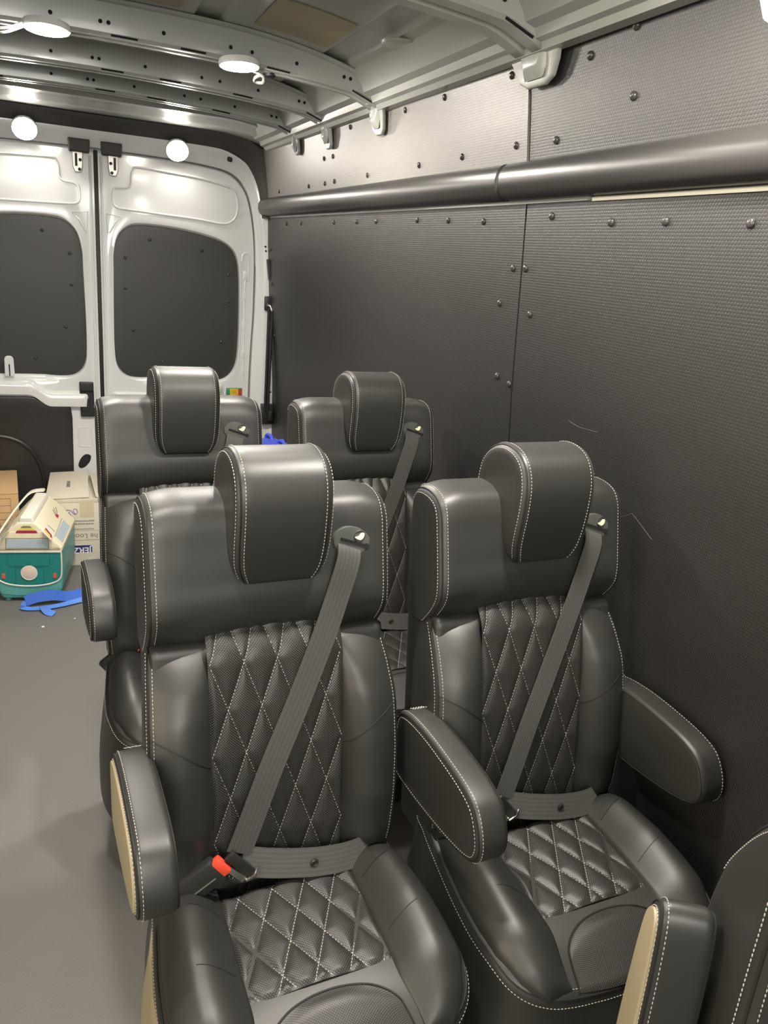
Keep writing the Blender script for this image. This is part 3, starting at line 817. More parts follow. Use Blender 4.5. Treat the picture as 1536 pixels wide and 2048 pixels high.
def make_wing(S_, W, wf, i0, i1):
    mb = MB(); pillow(mb, W, -.201, .201, .018, wf, nside=24)
    up = mb.build('upper_backrest', M['leather'], S_)
    st = MB(); sm = MB()
    def wing_line(s, phi, lift=.0008):
        P = rim(W, s * .201, s, .018, phi, wf, lift); return P[i0:int(len(P) * i1)]
    for s in (-1, 1):
        st.stitch(wing_line(s, 12, .0010)); st.stitch(wing_line(s, 72, .0010)); sm.tube(wing_line(s, 42, .0004), .0016, 5)
    tag(st.build('stitching', M['thread'], up, smooth=False, recalc=False), 'pale double stitching along both edges', kind='stuff')
    tag(sm.build('seam', M['seam'], up), 'thin dark seam lines', kind='stuff')
    return up
def make_seat():
    S_ = empty('captain_seat')
    L = M['leather']
    # -------- lower backrest core
    mb = MB()
    core = roundpoly([(-.085, .40), (-.020, .855), (.105, .855), (.075, .62), (.045, .40)], .02, 4)
    pillow(mb, core, -.196, .196, .012, lambda p, q, a: (a, p, q))
    back = mb.build('backrest', L, S_)
    # -------- side bolsters
    XO = [(.46, .200), (.55, .207), (.65, .210), (.75, .207), (.80, .203), (.85, .197)]
    PR = [(.455, .028), (.50, .046), (.58, .058), (.68, .058), (.76, .052), (.80, .042), (.825, .026), (.84, .010), (.848, -.004)]
    def bol_pt(s, t, z):
        xi = .110; xo = lerp_tab(XO, z); p = lerp_tab(PR, z)
        y = plane(z) + .004 + .030 * t * sstep(.72, .85, z) - p * (max(0, math.sin(PI * (.04 + .84 * t ** .85))) ** .62)
        return Vector((s * (xi + (xo - xi) * t), y, z))
    for s in (-1, 1):
        mb = MB(); rings = []
        for i in range(45):
            z = .455 + (.848 - .455) * i / 44; z = z if i < 30 else z
            R = [bol_pt(s, k / 18, z) for k in range(19)]
            xo = lerp_tab(XO, z)
            R += [Vector((s * (xo + .001), plane(z) + .02, z)), Vector((s * (xo - .002), plane(z) + .06, z)), Vector((s * (xo - .012), plane(z) + .10, z)), Vector((s * .112, plane(z) + .10, z))]
            rings.append(R)
        mb.loft(rings); mb.build('back_bolster', L, back, angle=60)
    st = MB(); sm = MB()
    for s in (-1, 1):
        Z = [.47 + (.842 - .47) * i / 40 for i in range(41)]
        st.stitch([bol_pt(s, .93, z) + Vector((0, -.001, 0)) for z in Z])
        st.stitch([bol_pt(s, 1, z) + Vector((s * .0012, .010, 0)) for z in Z])
        sm.tube([bol_pt(s, .985, z) + Vector((s * .0008, .001, 0)) for z in Z], .0016, 5)
        # slanting seam across each bolster
        zz = lambda t: .668 + .066 * t + .012 * math.sin(PI * t)
        sm.tube([bol_pt(s, .02 + .96 * i / 20, zz(i / 20)) + Vector((0, .0002, 0)) for i in range(21)], .0013, 5)
    # -------- quilted centre of the backrest
    QA, QB = .0275, .074
    def ins_y(x, z):
        return plane(z) - .010 * sstep(.885, .83, z) + .012 * sstep(.845, .885, z) - .006 * math.sin(PI * min(1, max(0, (z - .47) / .38)))
    def ins(x, z):
        e = sstep(.113, .104, abs(x))
        return Vector((x, ins_y(x, z) - quilt(x, z - .68, QA, QB) * e, z))
    mb = MB()
    mb.grid(76, 110, lambda u, v: ins(-.113 + .226 * u, .455 + .435 * v), lambda u, v: (-.113 + .226 * u, .435 * v))
    mb.build('quilted_panel', M['perf'], back)
    for ln in quilt_lines(-.111, .111, .46, .885, QA, QB): pass
    for ln in quilt_lines(-.111, .111, .46 - .68, .885 - .68, QA, QB):
        st.stitch([ins(u, v + .68) + Vector((0, -.0008, 0)) for u, v in ln], .0036, .0020, .0007)
    tag(st.build('stitching', M['thread'], back, smooth=False, recalc=False), 'pale double and diamond stitching', kind='stuff')
    tag(sm.build('seam', M['seam'], back), 'thin dark seam lines', kind='stuff')
    # -------- upper backrest block
    W = catmull([(.010, .816), (-.012, .827), (-.027, .860), (-.028, .915), (-.018, .965), (-.007, 1.010), (.003, 1.050), (.020, 1.074), (.050, 1.084), (.085, 1.083), (.110, 1.070), (.121, 1.03), (.114, .94), (.104, .86), (.090, .818), (.05, .812)], 96)
    def wf(p, q, a):
        k = 1 - (a / .205) ** 2
        q2 = q + .044 * max(0, k) * min(1, max(0, (.955 - q) / .12))
        c = sstep(.150, .205, abs(a)) * sstep(.99, 1.084, q) * .010      # softly rounded upper corners
        curl = .030 * sstep(.105, .195, abs(a)) * sstep(.905, .825, q) * (1 - sstep(-.02, .085, p))   # the lower corners tuck back
        return (a, p + curl, q2 - c)
    up = make_wing(S_, W, wf, 2, .68)
    # -------- headrest
    H = catmull([(-.026, .956), (-.042, .968), (-.052, 1.01), (-.058, 1.06), (-.057, 1.103), (-.045, 1.136), (-.020, 1.157), (.015, 1.164), (.050, 1.158), (.080, 1.138), (.096, 1.108), (.098, 1.06), (.07, 1.04), (.02, 1.03), (.004, 1.0), (.002, .965)], 96)
    def hf(p, q, a):
        t = min(1, max(0, (1.00 - q) / .045)); f = 1 - .20 * t * t - .05 * sstep(1.03, .96, q)
        return (a * f, p, q)
    mb = MB(); pillow(mb, H, -.078, .078, .017, hf, nside=14)
    hd = mb.build('headrest', L, S_)
    st = MB(); sm = MB()
    def head_line(s, phi, lift):
        P = rim(H, s * .078, s, .017, phi, hf, lift); return P[4:int(len(P) * .72)]
    for s in (-1, 1):
        st.stitch(head_line(s, 8, .0010)); st.stitch(head_line(s, 60, .0010)); sm.tube(head_line(s, 33, .0004), .0016, 5)
    lo = [Vector(hf(-.026 - .001, .957, -.070 + .14 * i / 16)) for i in range(17)]
    sm.tube(lo, .0014, 5)
    tag(st.build('stitching', M['thread'], hd, smooth=False, recalc=False), 'pale double stitching down both edges', kind='stuff')
    tag(sm.build('seam', M['seam'], hd), 'thin dark seam lines', kind='stuff')
    for s in (-1, 1): mb = MB(); mb.bar((s * .075, .045, 1.070), (s * .075, .085, 1.068), .012, .004); mb.build('hinge_clip', M['chrome'], hd)
    # -------- armrests
    A = catmull([(-.012, .640), (-.014, .680), (-.026, .702), (-.060, .714), (-.120, .719), (-.190, .716), (-.250, .709), (-.290, .694), (-.312, .662), (-.318, .630), (-.304, .604), (-.258, .588), (-.18, .577), (-.09, .571), (-.035, .573), (-.014, .595)], 96)
    global ARM_OUTLINE; ARM_OUTLINE = A
    for s in (-1, 1):
        ax = empty('armrest', (s * .222, -.06, .65), parent=S_) if False else None
        def af(p, q, a): return (s * .228 + a, p, q)
        mb = MB(); pillow(mb, A, -.027, .027, .011, af, b0=.004, b1=.004)
        ar = mb.build('armrest', L, S_)
        st = MB(); sm = MB()
        for t in (-1, 1):
            if t == s:
                st.stitch(rim(A, t * .027, t, .011, 18, af, .001) , .0038, .0022); st.stitch(rim(A, t * .027, t, .011, 88, af, .001), .0038, .0022)
                sm.tube(rim(A, t * .027, t, .011, 52, af, .0004), .0015, 5, closed=True)
            else:
                sm.tube(rim(A, t * .027, t, .011, 60, af, .0004), .0013, 5, closed=True)
        for yy in (-.032, -.040, -.048):
            st.stitch([(s * .228 + a, yy, .713 + (yy + .04) * -.55) for a in (-.012, .0, .016)], .0038, .0015)
        tag(st.build('stitching', M['thread'], ar, smooth=False, recalc=False), 'pale double stitching round the outer face', kind='stuff')
        tag(sm.build('seam', M['seam'], ar), 'thin dark seam lines', kind='stuff')
        mb = MB(); mb.lathe((s * .180, -.045, .645), (s, 0, 0), [(.022, 0), (.022, .02)], 16); mb.build('arm_pivot', M['plastic'], ar)
    # -------- cushion
    O = catmull([(-.185, -.02), (-.202, -.07), (-.215, -.15), (-.226, -.24), (-.228, -.32), (-.212, -.388), (-.162, -.428), (-.08, -.443), (0, -.446), (.08, -.443), (.162, -.428), (.212, -.388), (.228, -.32), (.226, -.24), (.215, -.15), (.202, -.07), (.185, -.02), (.09, -.012), (-.09, -.012)], 133)
    def cf(p, q, a):
        k = sstep(.25, .44, a)
        z = a + k * (.07 * (q + .25)) - k * .022 * sstep(-.34, -.445, q) - k * .06 * sstep(-.15, -.09, q) * (1 - sstep(.150, .185, abs(p)))
        ins_ = (1 - k) * (.006 if p > -.10 else -.018)
        n = Vector((p, q + .2)); n = n.normalized() if n.length > 1e-5 else n
        return (p - n.x * ins_, q - n.y * ins_, z)
    mb = MB(); pillow(mb, O, .19, .445, .018, cf, b1=.012, nside=8)
    cu = mb.build('cushion', L, S_)
    bv = BVHTree.FromPolygons([Vector(v) for v in mb.v], mb.f)
    def top(x, y):
        h = bv.ray_cast(Vector((x, y, 1)), Vector((0, 0, -1)))
        return h[0].z if h[0] else .43
    st = MB(); sm = MB()
    loop = lambda ph, l: [p for p in rim(O, .445, 1, .018, ph, cf, l)]
    def openl(P): n = len(P); return P[0:int(n * .845)]
    st.stitch(openl(loop(75, .001))); st.stitch(openl(loop(5, .0012))); sm.tube(openl(loop(40, .0005)), .0018, 5)
    YB = [(-.428, .160), (-.415, .180), (-.395, .197), (-.35, .216), (-.30, .219), (-.24, .217), (-.16, .207), (-.10, .194)]
    HB = [(-.426, -.006), (-.418, .012), (-.400, .026), (-.36, .037), (-.30, .045), (-.25, .050), (-.17, .047), (-.14, .036), (-.12, .016), (-.112, -.006)]
    def cb_pt(s, t, y):
        xi = .110 + .012 * sstep(-.34, -.42, y); xo = lerp_tab(YB, y); h = lerp_tab(HB, y)
        x = s * (xi + (xo - xi) * t); zb = .449 + .07 * (y + .25) - .020 * sstep(-.33, -.43, y)
        return Vector((x, y, zb - .008 + h * max(0, math.sin(PI * (.03 + .94 * t ** 1.25))) ** .75 + .006))
    for s in (-1, 1):
        mb = MB(); rings = []
        for i in range(41):
            y = -.426 + .314 * i / 40
            R = [cb_pt(s, k / 18, y) for k in range(19)]
            a_, b_ = R[-1], R[0]
            R += [Vector((a_.x, y, .40)), Vector((b_.x, y, .40))]
            rings.append(R)
        mb.loft(rings); mb.build('cushion_bolster', L, cu, angle=60)
        # soft creases in the bolster
        for y in (-.18, -.285):
            sm.tube([cb_pt(s, .10 + .5 * i / 10, y + .012 * i / 10) + Vector((0, 0, .0001)) for i in range(11)], .0007, 4)
    QC, QD = .0275, .050
    def cin(x, y):
        e = sstep(.113, .104, abs(x)) * sstep(-.327, -.318, y)
        return Vector((x, y, .452 + .07 * (y + .25) - .05 * sstep(-.15, -.10, y) + .006 * sstep(.115, .0, abs(x)) + quilt(x, y + .2, QC, QD) * e))
    mb = MB()
    mb.grid(76, 90, lambda u, v: cin(-.113 + .226 * u, -.326 + .29 * v), lambda u, v: (-.113 + .226 * u, .29 * v))
    mb.build('quilted_panel', M['perf'], cu)
    for ln in quilt_lines(-.111, .111, -.125, .16, QC, QD):
        st.stitch([cin(u, v - .2) + Vector((0, 0, .0008)) for u, v in ln], .0036, .0018, .0008)
    # perforated oval on the front edge
    xc = .0; hw = .105
    def yt(u): return -.340 - .060 * (1 - math.sqrt(max(0, 1 - u * u)))
    def ov(u, v):
        uu = 2 * u - 1; x = xc + hw * uu * (1 + .06 * v); y = yt(uu) + (-.4435 + .012 * uu * uu - yt(uu)) * v
        b = .006 * math.sin(PI * min(1, max(0, (1 - abs(uu)) * 1.0)) / 2) * (1 if v > .0 else 0) * sstep(0, .25, v)
        return Vector((x, y, top(x, y) + .0012 + b))
    mb = MB(); mb.grid(40, 26, ov, lambda u, v: (u * .21, v * .11))
    fp = mb.build('front_panel', M['perf'], cu)
    edge = [ov(0, 1 - i / 12) for i in range(12)] + [ov(i / 40, 0) for i in range(41)] + [ov(1, (i + 1) / 12) for i in range(12)]
    sm.tube([p + Vector((0, 0, .0004)) for p in edge], .0018, 5)
    tag(st.build('stitching', M['thread'], cu, smooth=False, recalc=False), 'pale perimeter and diamond stitching', kind='stuff')
    tag(sm.build('seam', M['seam'], cu), 'thin dark seam lines', kind='stuff')
    # -------- pedestal
    mb = MB(); mb.box(-.165, .165, -.33, -.05, .03, .20); mb.box(-.19, -.15, -.40, .02, 0, .035); mb.box(.15, .19, -.40, .02, 0, .035)
    mb.build('pedestal', M['plastic'], S_, bevel=.008)
    mb = MB(); mb.tube([(.175, -.36, .085), (.185, -.42, .095), (.175, -.47, .10)], .006, 8); mb.build('slide_lever', M['steel'], S_)
    # -------- belts
    def ribbon(path, wdir, wd, th=.0016):
        b = MB(); rings = []; us = []
        P = [Vector(p) for p in path]; acc = 0
        for i, p in enumerate(P):
            t = (P[min(i + 1, len(P) - 1)] - P[max(i - 1, 0)]).normalized()
            w_ = Vector(wdir[i] if isinstance(wdir, list) else wdir); w_ = (w_ - t * w_.dot(t)).normalized(); n = t.cross(w_)
            k = [-1, -.5, 0, .5, 1]
            rings.append([p + w_ * wd / 2 * j + n * th / 2 for j in k] + [p + w_ * wd / 2 * j - n * th / 2 for j in k[::-1]])
            if i: acc += (p - P[i - 1]).length
            us += [((j + 1) * .5 * wd, acc) for j in k] + [((j + 1) * .5 * wd, acc) for j in k[::-1]]
        n = 10; vs = [q for R in rings for q in R]; fs = []
        for i in range(len(rings) - 1):
            for k in range(n):
                l = (k + 1) % n; fs.append((i * n + k, i * n + l, (i + 1) * n + l, (i + 1) * n + k))
        fs.append(tuple(range(n))[::-1]); fs.append(tuple((len(rings) - 1) * n + k for k in range(n)))
        return b.add(vs, fs, us)
    path = catmull([(.127, .010, 1.004), (.125, -.012, .998), (.119, -.026, .975), (.100, -.036, .92), (.078, -.046, .86), (.030, -.070, .755), (-.020, -.098, .66), (-.055, -.118, .585), (-.078, -.130, .535)], 64, False)
    b = ribbon(path, [Vector((.90, 0, -.36)).lerp(Vector((.93, .05, -.30)), min(1, i / 10)) for i in range(len(path))], .044)
    sb = b.build('shoulder_belt', M['web'], S_, angle=60)
    path = catmull([(-.074, -.132, .520), (-.02, -.140, .506), (.05, -.146, .493), (.11, -.142, .484), (.155, -.124, .476), (.176, -.09, .464)], 40, False)
    b = ribbon(path, (0, .45, .9), .046); lb = b.build('lap_belt', M['web'], S_, angle=60)
    mb = MB(); mb.lathe((.045, -.1475, .494), (0, -1, .1), [(.0075, 0), (.0075, .002), (.005, .0036), (.003, .002), (.0005, .002)], 14); mb.build('stop_button', M['plastic'], lb)
    # latch tongue
    mb = MB(); mb.bar((-.098, -.140, .545), (-.060, -.142, .500), .018, .008, (0, -1, 0)); tg = mb.build('latch_tongue', M['plastic'], S_, bevel=.003)
    mb = MB(); mb.bar((-.104, -.140, .526), (-.072, -.143, .492), .010, .003, (0, -1, 0)); mb.tube([(-.070, -.147, .493), (-.055, -.147, .500), (-.050, -.145, .512)], .0028, 8); mb.build('tongue_blade', M['chrome'], tg)
    # buckle
    mb = MB(); mb.bar((-.178, -.125, .468), (-.112, -.140, .528), .046, .020, (0, -1, .3)); bu = mb.build('belt_buckle', M['plastic'], S_, bevel=.006)
    mb = MB(); mb.bar((-.116, -.1405, .524), (-.104, -.142, .535), .032, .015, (0, -1, .3)); mb.build('release_button', M['red'], bu, bevel=.003)
    mb = MB(); mb.tube([(-.170, -.138, .470), (-.120, -.151, .516)], .0014, 6); mb.build('buckle_edge', M['bezel'], bu)
    # belt guide on the upper backrest
    c = Vector((.132, -.0055, 1.004)); nrm = Vector((0, -1, TAN + .02)).normalized(); axd = Vector((.93, 0, -.32)).normalized()
    mb = MB(); mb.lathe(c, nrm, [(.0265, -.014), (.0265, .001), (.0245, .0045), (.018, .0055), (.0005, .0058)], 36, up=axd, sx=1.42); g = mb.build('belt_guide', M['bezel'], S_)
    mb = MB(); v_ = nrm.cross(axd); k = c + nrm * .0062
    mb.bar(k - axd * .024, k + axd * .026, .005, .0016, nrm); mb.lathe(k + axd * .026, nrm, [(.0045, -.001), (.0045, .0009), (.0005, .001)], 10); mb.build('guide_slot', M['black'], g, smooth=False)
    sgn = 1 if v_.z > 0 else -1
    mb = MB(); q = k + axd * .008 + v_ * sgn * .0125
    pillow(mb, catmull([(-.008, -.004), (-.002, .000), (.001, .006), (.007, .007), (.008, .0), (.003, -.006)], 24), 0, .0012, .0004, lambda p, r_, a: q + axd * p + v_ * sgn * r_ + nrm * a); mb.build('guide_sticker', M['cream'], g)
    mb = MB(); mb.tube([q + axd * .0095 * math.cos(t * PI / 8) + v_ * .0095 * math.sin(t * PI / 8) for t in range(16)], .0010, 5, closed=True); mb.build('guide_ring', M['plastic'], g)
    return S_

seat = make_seat()
G = 'black quilted captain seats'
ANG = math.radians(2.5)
def place(o, x, y, label, rz=ANG):
    o.location = (x, y, 0); o.rotation_euler = (0, 0, rz); tag(o, label, 'seat', G); return o
others = [copy_tree(seat) for _ in range(4)]
place(seat, .128, 1.12, 'black quilted leather seat beside the aisle in the front row, red belt buckle visible')
place(others[0], .618, 1.12, 'black quilted leather seat by the wall in the front row, bright metal belt tongue', math.radians(2.0))
place(others[1], .104, 1.925, 'black leather seat by the aisle in the back row, in front of the rear doors')
place(others[2], .600, 1.925, 'black leather seat in the back row against the lined side wall')
near = place(others[3], .552, .257, 'nearest black leather seat, cut off at the lower right with its armrest raised', math.radians(-33))
def kids(o, nm): return [c for c in bpy.data.objects if c.parent == o and c.name.split('.')[0] == nm]
def drop(o):
    for c in [c for c in bpy.data.objects if c.parent == o]: drop(c)
    bpy.data.objects.remove(o)
# aisle seats have an armrest on the aisle side only
for st_ in (seat, others[1]):
    for ch in kids(st_, 'armrest'):
        if max(v.co.x for v in ch.data.vertices) > 0: drop(ch)
def shift_arm(o, left, dz, rot=0., k=1.):
    for ch in kids(o, 'armrest'):
        if (min(v.co.x for v in ch.data.vertices) < 0) == left:
            pv = Vector((0, -.03, .645))
            ch.matrix_local = Matrix.Translation((0, 0, dz)) @ Matrix.Translation(pv) @ Matrix.Rotation(math.radians(rot), 4, 'X') @ Matrix.Diagonal((1, k, 1, 1)) @ Matrix.Translation(-pv)
shift_arm(seat, True, -.012, -4, .93); shift_arm(others[1], True, -.012, -3, .95)
shift_arm(others[0], True, -.018); shift_arm(others[0], False, -.026)
for b_ in kids(others[1], 'belt_buckle'): b_.location = (-.035, .03, -.045)
# the nearest seat: armrest folded up, more sloping shoulder
for ch in kids(near, 'armrest'):
    if min(v.co.x for v in ch.data.vertices) < 0:
        piv = Vector((0, -.06, .645))
        ch.matrix_local = Matrix.Translation((-.010, .120, -.040)) @ Matrix.Translation(piv) @ Matrix.Diagonal((1, .5, 1, 1)) @ Matrix.Rotation(math.radians(-90), 4, 'X') @ Matrix.Translation(-piv)
# tan outer faces, warm door light painted in, on the aisle side of the front seats
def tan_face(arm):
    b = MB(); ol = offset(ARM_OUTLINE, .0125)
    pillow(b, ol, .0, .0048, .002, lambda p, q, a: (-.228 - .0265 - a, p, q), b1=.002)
    o = b.build('outer_panel', M['tan'], arm); tag(o, 'leather outer face coloured tan as if in warm light')
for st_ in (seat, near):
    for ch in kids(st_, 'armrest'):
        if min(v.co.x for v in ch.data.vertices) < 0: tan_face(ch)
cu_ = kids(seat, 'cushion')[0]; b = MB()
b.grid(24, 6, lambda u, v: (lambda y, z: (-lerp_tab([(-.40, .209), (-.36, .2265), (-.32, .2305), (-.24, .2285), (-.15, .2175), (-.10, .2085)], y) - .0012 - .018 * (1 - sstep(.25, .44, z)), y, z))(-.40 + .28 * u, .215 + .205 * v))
o = b.build('side_panel', M['tan'], cu_); tag(o, 'leather side of the cushion coloured tan as if in warm light')
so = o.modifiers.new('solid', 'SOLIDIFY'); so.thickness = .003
drop(kids(near, 'upper_backrest')[0])
for c_ in kids(near, 'backrest'): drop(c_)
NW = catmull([(-.060, .42), (-.044, .60), (-.034, .74), (-.030, .86), (-.030, .95), (-.024, 1.000), (.000, 1.016), (.028, 1.002), (.070, .950), (.104, .890), (.123, .810), (.126, .70), (.120, .55), (.110, .42)], 98)
make_wing(near, NW, lambda p, q, a: (a, p, q), 2, .66)

# ================================================================== CARGO AT THE REAR DOORS
def text(body, size, loc, rot, m, parent, name='lettering', bold=False):
    c = bpy.data.curves.new(name, 'FONT'); c.body = body; c.size = size; c.extrude = .0003
    c.align_x = 'LEFT'; c.align_y = 'BOTTOM'
    if bold: c.offset = size * .018
    o = bpy.data.objects.new(name, c); COL.objects.link(o); o.data.materials.append(m)
    bpy.context.view_layer.update()
    me = bpy.data.meshes.new_from_object(o.evaluated_get(bpy.context.evaluated_depsgraph_get()))
    bpy.data.objects.remove(o); o = bpy.data.objects.new(name, me); COL.objects.link(o)
    if not me.materials: me.materials.append(m)
    o.location = loc; o.rotation_euler = rot; o.parent = parent
    return o

# brown cardboard box
bx = empty('cardboard_box', (-.552, 3.765, 0), math.radians(3)); tag(bx, 'plain brown cardboard box with a printed table, left of the cream carton', 'box')
mb = MB(); mb.box(-.172, .172, -.188, .188, .0, .345); mb.build('carton_body', M['card'], bx, bevel=.004)
mb = MB(); mb.box(-.172, -.002, -.188, .188, .345, .350); mb.build('carton_flap', M['card'], bx, bevel=.001)
mb = MB(); mb.box(.002, .172, -.188, .188, .345, .350); mb.build('carton_flap', M['card'], bx, bevel=.001)
mb = MB()
for k in range(5): mb.box(-.06, .14, -.1892, -.1878, .325 - k * .032, .3262 - k * .032)
for x in (-.06, .03, .092, .14): mb.box(x - .0006, x + .0006, -.1892, -.1878, .197, .325)
mb.build('printed_table', M['card_line'], bx, smooth=False)

# cream carton, printed upside down
cb = empty('carton', (-.142, 3.745, 0), math.radians(-3)); tag(cb, 'cream carton with upside down dark blue printed label, standing against the rear doors', 'box')
HX, HY, HZ = .112, .19, .325
mb = MB(); mb.box(-HX, HX, -HY, HY, 0, HZ - .02)
mb.build('carton_body', M['wcard'], cb, bevel=.004)
mb = MB(); mb.box(-HX, HX, -HY, -HY + .006, HZ - .02, HZ); mb.box(-HX, HX, HY - .006, HY, HZ - .02, HZ); mb.box(-HX, -HX + .006, -HY, HY, HZ - .02, HZ); mb.box(HX - .006, HX, -HY, HY, HZ - .02, HZ); mb.build('carton_rim', M['wcard'], cb, bevel=.001)
mb = MB(); mb.add([(-HX + .002, -HY - .004, HZ - .002), (.072, -HY - .002, HZ + .004), (.060, HY - .004, HZ + .020), (-HX + .002, HY - .004, HZ + .012), (-HX + .002, -HY - .004, HZ + .003), (.072, -HY - .002, HZ + .009), (.060, HY - .004, HZ + .025), (-HX + .002, HY - .004, HZ + .017)], [(0, 1, 2, 3), (4, 5, 6, 7), (0, 1, 5, 4), (1, 2, 6, 5), (2, 3, 7, 6), (3, 0, 4, 7)])
flp = mb.build('top_flap', M['wcard'], cb, bevel=.001)
mb = MB(); mb.add([(HX - .002, -HY + .004, HZ), (HX - .002, HY - .004, HZ), (.068, HY - .006, HZ + .014), (.100, -HY + .004, HZ + .005), (HX - .002, -HY + .004, HZ + .004), (HX - .002, HY - .004, HZ + .004), (.068, HY - .006, HZ + .018), (.100, -HY + .004, HZ + .009)], [(0, 1, 2, 3), (4, 5, 6, 7), (0, 1, 5, 4), (1, 2, 6, 5), (2, 3, 7, 6), (3, 0, 4, 7)])
mb.build('top_flap', M['wcard'], cb, bevel=.001)
mb = MB(); mb.box(.030, .090, -HY - .0008, -HY, .235, HZ - .01); mb.build('tape_strip', M['tape'], cb, smooth=False)
mb = MB()
for k in range(7): mb.box(-.028, -.012 - .003 * (k % 2), -.05 + k * .0125, -.041 + k * .0125, HZ + .0125, HZ + .0165)
tag(mb.build('small_print', M['ink'], flp, smooth=False), kind='stuff')
UPS = (math.radians(90), 0, 0)
def ups(body, size, xr, zt, m, bold=False):   # upside-down print on the front face: reads from the right, hanging from zt
    return text(body, size, (xr, -HY - .0006, zt), (math.radians(90), math.radians(180), 0), m, cb, bold=bold)
mb = MB(); mb.box(-.085, .080, -HY - .0010, -HY - .0002, .062, .102); lbl = mb.build('printed_label', M['paper'], cb, smooth=False)
mb = MB(); mb.box(-.083, .078, -HY - .0014, -HY - .0006, .064, .100); mb.build('label_field', M['navy'], lbl, smooth=False)
o = ups('JERZEES', .040, .074, .096, M['paper'], True); o.location.y = -HY - .0018
mb = MB(); mb.box(-HX + .004, HX - .004, -HY - .0006, -HY, .124, .1255); mb.box(-.03, HX - .004, -HY - .0006, -HY, .170, .171); mb.build('print_rule', M['ink'], cb, smooth=False)
ups('he Loom', .034, .104, .162, M['ink'])
# lines of small print too small to read in the photograph
random.seed(5); mb = MB()
for z, xa, xb, h in ((.214, .005, .088, .0075), (.200, -.05, .088, .0075), (.176, -.01, .085, .005)):
    x = xa
    while x < xb:
        wd = random.uniform(.0025, .006); mb.box(x, x + wd * .7, -HY - .0006, -HY, z, z + h * random.uniform(.7, 1)); x += wd
tag(mb.build('small_print', M['ink'], cb, smooth=False), kind='stuff')
pen = MB()
def pen_loop(pts): pen.tube([(x, -HY - .0006, z) for x, z in catmull(pts, 40, False)], .0013, 5)
pen_loop([(-.012, .262), (-.020, .252), (-.026, .240), (-.020, .232), (-.008, .238), (-.006, .246), (-.016, .256), (-.026, .262), (-.022, .272), (-.006, .268)])
pen_loop([(-.004, .268), (.002, .256), (.012, .250), (.020, .258), (.018, .272), (.008, .276), (.004, .264), (.012, .252)])
pen.build('handwriting', M['blueink'], cb)

# toy-van style picnic cooler
co = empty('picnic_cooler', (-.300, 3.372, 0), math.radians(-9)); tag(co, 'teal and cream picnic cooler painted like a camper van, on the floor', 'cooler')
CL = .175
front = [(-.108, .012), (.108, .012), (.122, .05), (.128, .12), (.128, .225), (-.128, .225), (-.128, .12), (-.122, .05)]
mb = MB(); pillow(mb, roundpoly(front, [.025, .025, .02, .03, .004, .004, .03, .02], 5), -CL, CL, .012, lambda p, q, a: (p, a, q)); body = mb.build('cooler_body', M['ltteal'], co)
lid = [(-.131, .222), (.131, .222), (.131, .238), (.060, .318), (.030, .347), (-.030, .347), (-.060, .318), (-.131, .238)]
mb = MB(); pillow(mb, roundpoly(lid, [.004, .004, .008, .01, .03, .03, .01, .008], 5), -CL - .003, CL + .003, .008, lambda p, q, a: (p, a, q)); ld = mb.build('cooler_lid', M['cooler_cream'], co)
mb = MB(); pillow(mb, roundpoly([(-.034, .338), (.034, .338), (.022, .368), (-.022, .368)], .012, 5), -CL + .0, CL - .02, .008, lambda p, q, a: (p, a, q)); mb.build('lid_ridge', M['cooler_white'], ld)
yf = -CL - .003
def plate(pts, rad, y, th, m, parent, name):
    b = MB(); pillow(b, roundpoly(pts, rad, 5), 0, th, min(.001, th * .4), lambda p, q, a: (p, y - a, q)); return b.build(name, m, parent)
plate([(-.108, .084), (-.04, .069), (.04, .069), (.108, .084), (.124, .125), (.124, .220), (-.124, .220), (-.124, .125)], [.03, .03, .03, .03, .03, .004, .004, .03], -CL, .0014, M['teal'], body, 'front_print')
b = MB(); b.tube([(x, -CL - .0012, z) for x, z in catmull([(-.125, .222), (-.124, .14), (-.116, .100), (-.085, .080), (-.04, .071), (0, .069), (.04, .071), (.085, .080), (.116, .100), (.124, .14), (.125, .222)], 60, False)], .0032, 8); b.build('front_piping', M['cooler_white'], body)
b = MB(); b.box(-.126, .126, -CL - .005, -CL, .216, .226); b.build('belt_line', M['cooler_white'], body, bevel=.001)
plate([(-.122, .236), (.122, .236), (.060, .306), (-.060, .306)], .004, yf, .0012, M['cooler_cream'], ld, 'lid_print')
plate([(-.079, .236), (.079, .236), (.076, .276), (-.076, .276)], .003, yf - .001, .0012, M['paleblue'], ld, 'windscreen')
b = MB(); b.tube([(x, yf - .0022, z) for x, z in roundpoly([(-.081, .233), (.081, .233), (.078, .279), (-.078, .279)], .003, 3)], .0011, 5, closed=True); b.tube([(-.12, yf - .0014, .229), (.12, yf - .0014, .229)], .0012, 5); b.build('print_outline', M['brownline'], ld)
plate([(-.042, .300), (.042, .300), (.036, .311), (-.036, .311)], .002, yf - .001, .001, M['crimson'], ld, 'luggage_print')
plate([(-.034, .313), (.034, .313), (.026, .321), (-.026, .321)], .002, yf - .001, .001, M['yellow'], ld, 'luggage_print')
plate([(-.024, .323), (.024, .323), (.012, .331), (-.012, .331)], .003, yf - .001, .001, mat('olive_print', (.20, .22, .08), .5), ld, 'luggage_print')
b = MB()
for pts in ([(-.078, .214), (.080, .214), (.080, .165), (.077, .157), (-.073, .157), (-.078, .165)], [(-.053, .080), (-.052, .152), (.055, .152), (.054, .080)]):
    b.tube([(x, -CL - .0018, z) for x, z in pts], .0010, 5, closed=(len(pts) == 6))
b.tube([(x, -CL - .0018, z) for x, z in ((-.011, .167), (-.003, .1655), (.010, .167))], .0013, 5)
b.build('hatch_outline', M['tealline'], body)
